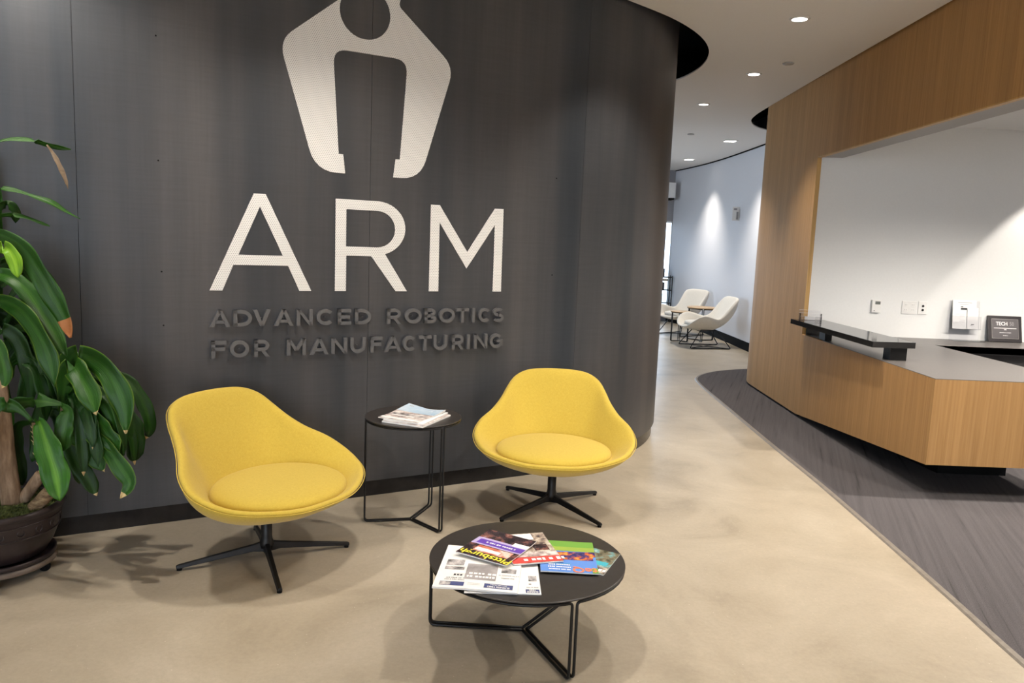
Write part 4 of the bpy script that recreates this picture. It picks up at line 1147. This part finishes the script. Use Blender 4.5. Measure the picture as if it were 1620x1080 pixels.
c3 = stem('cane', [(-1.960, 3.19, 0.33), (-1.933, 3.2, 0.504), (-1.926, 3.2, 0.616), (-1.912, 3.19, 0.728)], 0.013, 0.009, M['bark2'], 10)
# papery leaf scars on the bare cane
for k in range(12):
    z = 0.43 + k*0.019; x = -1.930 - 0.030*min(1, k/6); a = random.uniform(2.2, 4.6)
    b = loc_((x, 3.085, z)); d = Vector((math.cos(a), math.sin(a)*0.7, 0.55))
    put('leaf_scar', MB().tube([b, b + d*0.016, b + d*0.026 + Vector((0, 0, 0.008))], [0.0035, 0.0022, 0.0006], 5), M['tip_tan'], True, c2)

LEAVES = [
([(-2.19,3.05,1.709),(-2.147,3.1,1.774),(-2.103,3.15,1.817),(-2.018,3.2,1.834),(-1.971,3.25,1.824),(-1.903,3.3,1.81)],0.035,'g',55),
([(-1.944,3.2,1.817),(-1.934,3.225,1.784),(-1.922,3.25,1.733),(-1.915,3.275,1.681),(-1.92,3.3,1.646)],0.022,'dry',20),
([(-2.231,3.1,1.617),(-2.124,3.13,1.631),(-2.054,3.16,1.621),(-1.944,3.19,1.588),(-1.898,3.22,1.553),(-1.844,3.25,1.522)],0.035,'g',55),
([(-2.212,3.1,1.488),(-2.135,3.12,1.516),(-2.071,3.14,1.525),(-2.045,3.16,1.521),(-1.994,3.18,1.506),(-1.944,3.2,1.485)],0.029,'g',55),
([(-2.229,3.2,1.521),(-2.165,3.225,1.561),(-2.144,3.25,1.568),(-2.133,3.275,1.538),(-2.154,3.3,1.495)],0.044,'d',40),
([(-2.145,3,1.407),(-2.057,3,1.445),(-2.007,3,1.442),(-1.947,3,1.407),(-1.888,3,1.331),(-1.83,3,1.226),(-1.776,3,1.123),(-1.756,3,1.05)],0.084,'tip',15),
([(-2.072,2.98,1.361),(-2.003,2.972,1.396),(-1.964,2.965,1.387),(-1.937,2.958,1.342),(-1.925,2.95,1.284)],0.055,'y',10),
([(-2.189,3.05,1.262),(-2.079,3.04,1.287),(-1.997,3.03,1.273),(-1.918,3.02,1.204),(-1.842,3.01,1.081),(-1.774,3,0.973)],0.079,'g',20),
([(-2.173,3.02,1.155),(-2.057,3,1.187),(-1.969,2.98,1.174),(-1.896,2.96,1.122),(-1.821,2.94,1.015),(-1.776,2.92,0.865)],0.080,'e',15),
([(-2.275,3.2,1.149),(-2.186,3.225,1.129),(-2.123,3.25,1.083),(-2.075,3.275,0.972),(-2.073,3.3,0.865)],0.061,'d',30),
([(-2.334,3.2,1.039),(-2.25,3.238,1.093),(-2.195,3.275,1.064),(-2.164,3.312,0.949),(-2.172,3.35,0.801)],0.072,'d',20),
([(-2.295,3.2,1.282),(-2.212,3.238,1.324),(-2.157,3.275,1.306),(-2.13,3.312,1.229),(-2.125,3.35,1.115)],0.061,'d',20),
([(-1.927,3.2,0.728),(-1.891,3.186,0.897),(-1.843,3.171,0.95),(-1.777,3.157,0.944),(-1.706,3.143,0.911),(-1.65,3.129,0.841),(-1.608,3.114,0.746),(-1.596,3.1,0.639)],0.101,'e',10),
([(-1.928,3.2,0.7),(-1.883,3.17,0.845),(-1.837,3.14,0.906),(-1.794,3.11,0.881),(-1.738,3.08,0.815),(-1.69,3.05,0.727)],0.095,'e',10),
([(-1.831,3.3,0.866),(-1.739,3.31,0.848),(-1.667,3.32,0.784),(-1.624,3.33,0.689),(-1.613,3.34,0.594),(-1.642,3.35,0.549)],0.068,'db',30),
([(-1.697,3.25,0.726),(-1.665,3.267,0.681),(-1.651,3.283,0.584),(-1.668,3.3,0.451)],0.083,'db',15),
([(-1.779,3.15,0.744),(-1.745,3.133,0.695),(-1.695,3.117,0.639),(-1.625,3.1,0.556)],0.082,'e',10),
([(-1.887,3.15,0.713),(-1.799,3.133,0.652),(-1.746,3.117,0.617),(-1.672,3.1,0.565),(-1.617,3.083,0.501),(-1.571,3.067,0.437),(-1.601,3.05,0.376)],0.076,'tip2',10),
([(-1.862,3.1,0.752),(-1.829,3.088,0.729),(-1.836,3.075,0.684),(-1.839,3.062,0.628),(-1.842,3.05,0.561)],0.078,'g',10),
([(-1.946,3.05,0.685),(-1.912,3.025,0.692),(-1.872,3,0.616),(-1.823,2.975,0.494),(-1.794,2.95,0.392)],0.109,'b',5),
([(-1.856,3.1,0.752),(-1.94,3.067,0.772),(-1.997,3.033,0.766),(-2.058,3,0.739)],0.070,'g',35),
([(-1.895,3.15,0.712),(-1.846,3.142,0.617),(-1.789,3.135,0.583),(-1.747,3.128,0.526),(-1.702,3.12,0.464)],0.077,'e',10),
([(-1.932,3.2,0.672),(-1.875,3.2,0.492),(-1.823,3.2,0.409),(-1.784,3.2,0.328)],0.073,'db',15),
([(-1.922,3.2,0.714),(-1.821,3.2,0.732),(-1.781,3.2,0.692),(-1.796,3.2,0.655),(-1.84,3.2,0.572)],0.070,'g',15),
([(-2.042,3.2,0.645),(-2.119,3.213,0.628),(-2.147,3.225,0.544),(-2.144,3.238,0.427),(-2.139,3.25,0.342)],0.066,'d',20),
([(-2.108,2.95,0.977),(-2.022,2.938,1.032),(-1.982,2.925,0.961),(-1.965,2.912,0.889),(-1.973,2.9,0.856)],0.054,'e',10),
([(-1.955,3.25,0.687),(-1.929,3.262,0.629),(-1.911,3.275,0.541),(-1.911,3.287,0.436),(-1.915,3.3,0.344)],0.067,'d',15),
([(-1.925,3.2,0.714),(-1.998,3.2,0.725),(-2.021,3.2,0.682),(-2.031,3.2,0.584),(-2.057,3.2,0.47)],0.065,'d',20),
([(-1.984,3.3,0.703),(-1.925,3.312,0.76),(-1.848,3.325,0.747),(-1.795,3.338,0.66),(-1.783,3.35,0.526)],0.079,'d',20),
([(-1.927,3,0.706),(-1.992,2.988,0.771),(-2.061,2.975,0.758),(-2.096,2.963,0.643),(-2.105,2.95,0.542)],0.071,'g',10),
([(-2.224,3.15,0.943),(-2.147,3.162,1.051),(-2.078,3.175,0.999),(-2.044,3.188,0.863),(-2.052,3.2,0.722)],0.075,'d',15),
([(-1.924,3.2,0.728),(-1.952,3.2,0.864),(-2.004,3.2,0.903),(-2.061,3.2,0.832),(-2.094,3.2,0.693)],0.070,'d',20),
([(-2.014,3.35,0.691),(-1.978,3.36,0.835),(-1.926,3.37,0.879),(-1.847,3.38,0.837),(-1.805,3.39,0.691),(-1.78,3.4,0.542)],0.074,'d',20),
([(-2.087,3.25,0.639),(-2.024,3.262,0.682),(-1.978,3.275,0.638),(-1.961,3.287,0.535),(-1.959,3.3,0.401)],0.067,'d',20),
]
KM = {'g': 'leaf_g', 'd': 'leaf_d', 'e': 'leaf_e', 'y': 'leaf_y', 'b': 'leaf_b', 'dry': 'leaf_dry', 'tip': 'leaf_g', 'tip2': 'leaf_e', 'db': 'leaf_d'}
def width_at(t, dry=False):
    # narrow at the base, broad past the middle, short pointed tip
    if dry: return 0.25 + 0.75*math.sin(math.pi*min(1.0, t)) if t < 0.85 else max(0.05, (1 - t)*3.5)
    a = 0.20 + 0.72*min(1, t/0.38)**1.1 + 0.08*min(1, t/0.7)
    b = 1.0 if t < 0.76 else max(0.04, 1 - ((t - 0.76)/0.24)**2.4)
    return a*b
def leaf(pts, w, kind, tilt, seed):
    rnd = random.Random(seed)
    P = catmull([loc_(p) for p in pts], 5)
    n = len(P)
    L_ = [0.0]
    for i in range(1, n): L_.append(L_[-1] + (P[i] - P[i-1]).length)
    vs, uv = [], []
    K = 6
    ph = rnd.uniform(0, 6)
    side = rnd.choice((-1, 1))
    view = Vector((0.55, -0.83, 0.0)).lerp(Vector((0, -1, 0.25)), 0.4).normalized()
    cut = None
    for i, p in enumerate(P):
        t = L_[i]/L_[-1]
        tg = (P[min(i+1, n-1)] - P[max(i-1, 0)]).normalized()
        a = tg.cross(view)
        if a.length < 1e-3: a = Vector((1, 0, 0))
        a.normalize()
        if a.x < 0: a = -a
        b = tg.cross(a).normalized()
        if b.dot(view) < 0: b = -b
        tl = R(tilt)*side
        wv = a*math.cos(tl) + b*math.sin(tl)
        nv = b*math.cos(tl) - a*math.sin(tl)
        hw = w*0.46*width_at(t, kind == 'dry')*(1 + 0.07*math.sin(t*23 + ph))
        for k in range(K + 1):
            u = k/K*2 - 1
            wav = 0.22*w*math.sin(t*17 + ph + (1.9 if u > 0 else 0))*abs(u)**2*min(1, t*2)
            vs.append(p + wv*hw*u + nv*(abs(u)*hw*0.28 - hw*0.12 + wav*0.5))
            uv.append((k/K, t))
    fs, mats = [], []
    for i in range(n - 1):
        for k in range(K): fs.append((i*(K+1)+k, i*(K+1)+k+1, (i+1)*(K+1)+k+1, (i+1)*(K+1)+k))
    mb = MB().add(vs, fs)
    o = mb.build('leaf', M[KM[kind]], plant, True)
    set_uv(o, uv)
    if kind in ('tip', 'tip2', 'db', 'e'):
        o.data.materials.append(M['leaf_tip'] if kind == 'tip' else M['tip_tan'])
        lim = {'tip': 0.86, 'tip2': 0.94, 'db': 0.95, 'e': 0.965}[kind]
        for j, p in enumerate(o.data.polygons):
            if uv[p.vertices[0]][1] > lim: p.material_index = 1
    s = o.modifiers.new('thick', 'SOLIDIFY'); s.thickness = 0.0009
    return o
for i, (pts, w, k, tl) in enumerate(LEAVES): leaf(pts, w, k, tl, i)
# shaded inner leaves that fill the two lower heads
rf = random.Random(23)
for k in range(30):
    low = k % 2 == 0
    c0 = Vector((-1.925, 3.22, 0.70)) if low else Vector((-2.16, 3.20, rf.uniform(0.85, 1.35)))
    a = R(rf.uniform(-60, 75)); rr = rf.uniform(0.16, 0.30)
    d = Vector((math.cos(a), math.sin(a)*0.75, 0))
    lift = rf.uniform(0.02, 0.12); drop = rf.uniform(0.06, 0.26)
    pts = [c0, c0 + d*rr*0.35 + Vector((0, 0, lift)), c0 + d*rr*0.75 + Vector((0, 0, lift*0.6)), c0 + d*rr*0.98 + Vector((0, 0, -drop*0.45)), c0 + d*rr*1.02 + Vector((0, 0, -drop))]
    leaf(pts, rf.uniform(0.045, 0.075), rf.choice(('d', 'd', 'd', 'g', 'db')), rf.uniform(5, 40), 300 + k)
# the rest of the crown, on the side that leaves the picture
rl = random.Random(11)
for hz, num, rad in ((1.70, 9, 0.42), (1.45, 9, 0.46), (1.15, 10, 0.46), (0.80, 8, 0.40)):
    for k in range(num):
        a = R(100 + 170*k/(num-1) + rl.uniform(-8, 8))
        c0 = Vector((-2.235 + 0.04*(1.7-hz), 3.14, hz + rl.uniform(-0.06, 0.06)))
        rr = rad*rl.uniform(0.75, 1.1)
        if math.sin(a) > 0.2: rr *= 0.5
        d = Vector((math.cos(a), math.sin(a), 0))
        pts = [c0, c0 + d*rr*0.35 + Vector((0, 0, 0.07)), c0 + d*rr*0.7 + Vector((0, 0, 0.04)), c0 + d*rr*0.95 + Vector((0, 0, -0.12)), c0 + d*rr + Vector((0, 0, -0.30))]
        leaf(pts, rl.uniform(0.055, 0.085), rl.choice('gged'), 20, 100 + k + int(hz*100))

# ================================================================== FAR LOUNGE
W_RIM = [(0, -0.40, 0.325), (0.20, -0.385, 0.345), (0.335, -0.33, 0.42), (0.375, -0.24, 0.485), (0.365, -0.13, 0.505), (0.325, -0.01, 0.475), (0.285, 0.10, 0.455), (0.265, 0.19, 0.505), (0.268, 0.28, 0.61), (0.265, 0.37, 0.72), (0.215, 0.42, 0.772), (0, 0.43, 0.785)]
def white_chair(loc, rz, label):
    r = empty('lounge_chair', loc, rz); tag(r, label, 'chair', 'cream lounge chairs in the hall')
    me, rim = shell_mesh(W_RIM, (0, -0.10), (0.27, 0.24), 0.345, (0, 0.0, 0.245), 0.05)
    sh = link_mesh('shell', me, M['cream'], r, True)
    s = sh.modifiers.new('subsurf', 'SUBSURF'); s.levels = 1; s.render_levels = 1
    mb = MB().lathe([(0.0, 0.35), (0.92, 0.35), (1.0, 0.37), (0.95, 0.395), (0.6, 0.41), (0.0, 0.415)], 32)
    mb.v = [(x*0.25, y*0.225 - 0.10, z) for x, y, z in mb.v]
    mb.build('seat_cushion', M['cream'], r, True)
    for sx in (-1, 1):
        path = [(sx*0.16, 0.13, 0.275), (sx*0.25, 0.33, 0.008), (sx*0.25, -0.32, 0.008), (sx*0.16, -0.13, 0.275)]
        MB().tube(fillet(path, 0.03), 0.0075, 8).build('leg', M['blackmetal'], r, True)
        MB().tube([(sx*0.16, 0.13, 0.275), (sx*0.16, -0.13, 0.275)], 0.0075, 8).build('seat_rail', M['blackmetal'], r, True)
    for y0, y1 in ((-0.30, 0.30), (0.30, -0.30)):
        MB().tube([(-0.25, y0, 0.012), (0.25, y1, 0.012)], 0.006, 6).build('brace', M['blackmetal'], r, True)
    return r
white_chair((2.975, 11.72, 0), R(-90 + 8), 'cream lounge chair seen from the side in front of the white hall wall')
white_chair((2.95, 13.30, 0), R(-52), 'cream lounge chair behind the wire tables, cut off by the dark wall')
wire_table('lounge_table', (3.11, 12.52, 0), 0.25, 0.235, [20, 140, 260], 0.555, 0.007, 'higher round table with pale wood top between the cream chairs', 'table', 0.018, 'plywood')
wire_table('lounge_table', (2.715, 12.33, 0), 0.165, 0.150, [80, 200, 320], 0.49, 0.007, 'smaller lower round table beside the cream chairs', 'table', 0.014, 'plywood')

# projecting room sign on the hall wall
bs = empty('blade_sign', (3.535, 12.30, 1.97)); tag(bs, 'small grey blade sign projecting from the hall wall', 'sign')
MB().box(-0.115, 0.0, -0.006, 0.006, 0.0, 0.215).build('plate', M['plastic'], bs)
MB().box(-0.095, -0.045, -0.0075, -0.006, 0.165, 0.195).build('pictogram', M['inkgrey'], bs)
MB().box(-0.050, -0.020, -0.0075, -0.006, 0.020, 0.140).build('text_block', M['inkgrey'], bs)
MB().box(-0.004, 0.006, -0.02, 0.02, 0.04, 0.18).build('bracket', M['steel'], bs)

# white box under the ceiling beside the end window, and furniture past the glass
pj = empty('ceiling_box', (2.98, 15.45, 2.45)); tag(pj, 'white boxed unit hung high beside the hall window', 'wall unit')
MB().box(-0.14, 0.14, -0.10, 0.27, 0.03, 0.33).build('casing', M['plastic'], pj, bevel=0.006)
MB().box(-0.12, 0.12, -0.09, 0.26, 0.0, 0.03).build('grille', M['black'], pj)
st = empty('storage_shelf', (3.02, 15.52, 0)); tag(st, 'dark shelving unit standing before the bright hall window', 'shelf')
for x in (-0.16, 0.16):
    for y in (-0.10, 0.12): MB().box(x - 0.012, x + 0.012, y - 0.012, y + 0.012, 0.0, 0.94).build('upright', M['blackmetal'], st)
for z in (0.12, 0.38, 0.64, 0.90): MB().box(-0.17, 0.17, -0.11, 0.13, z, z + 0.02).build('shelf_board', M['blackmetal'], st)
for i, (z, x, w_, h_, mt) in enumerate(((0.14, -0.1, 0.12, 0.16, 'ink'), (0.14, 0.05, 0.10, 0.12, 'inkgrey'), (0.40, -0.08, 0.14, 0.18, 'inkteal'), (0.66, -0.06, 0.16, 0.14, 'ink'), (0.92, -0.05, 0.12, 0.16, 'ink'))):
    o = MB().box(-w_/2, w_/2, -0.07, 0.07, 0.0, h_).build('storage_bin', M[mt], None, bevel=0.006); o.location = (3.02 + x, 15.53, z)
    tag(o, ['black bin on the lowest shelf by the hall window', 'grey bin on the lowest shelf by the hall window', 'teal bin on the second shelf by the hall window', 'black bin on the third shelf by the hall window', 'tall black bin on top of the shelf by the hall window'][i], 'bin')
# paving outside both windows
MB().box(-12, 12, 15.95, 60, -0.14, -0.02).build('ground_outside', M['paving'])['kind'] = 'structure'
MB().box(-12, 12, -50, -5.05, -0.14, -0.02).build('ground_street', M['paving'])['kind'] = 'structure'
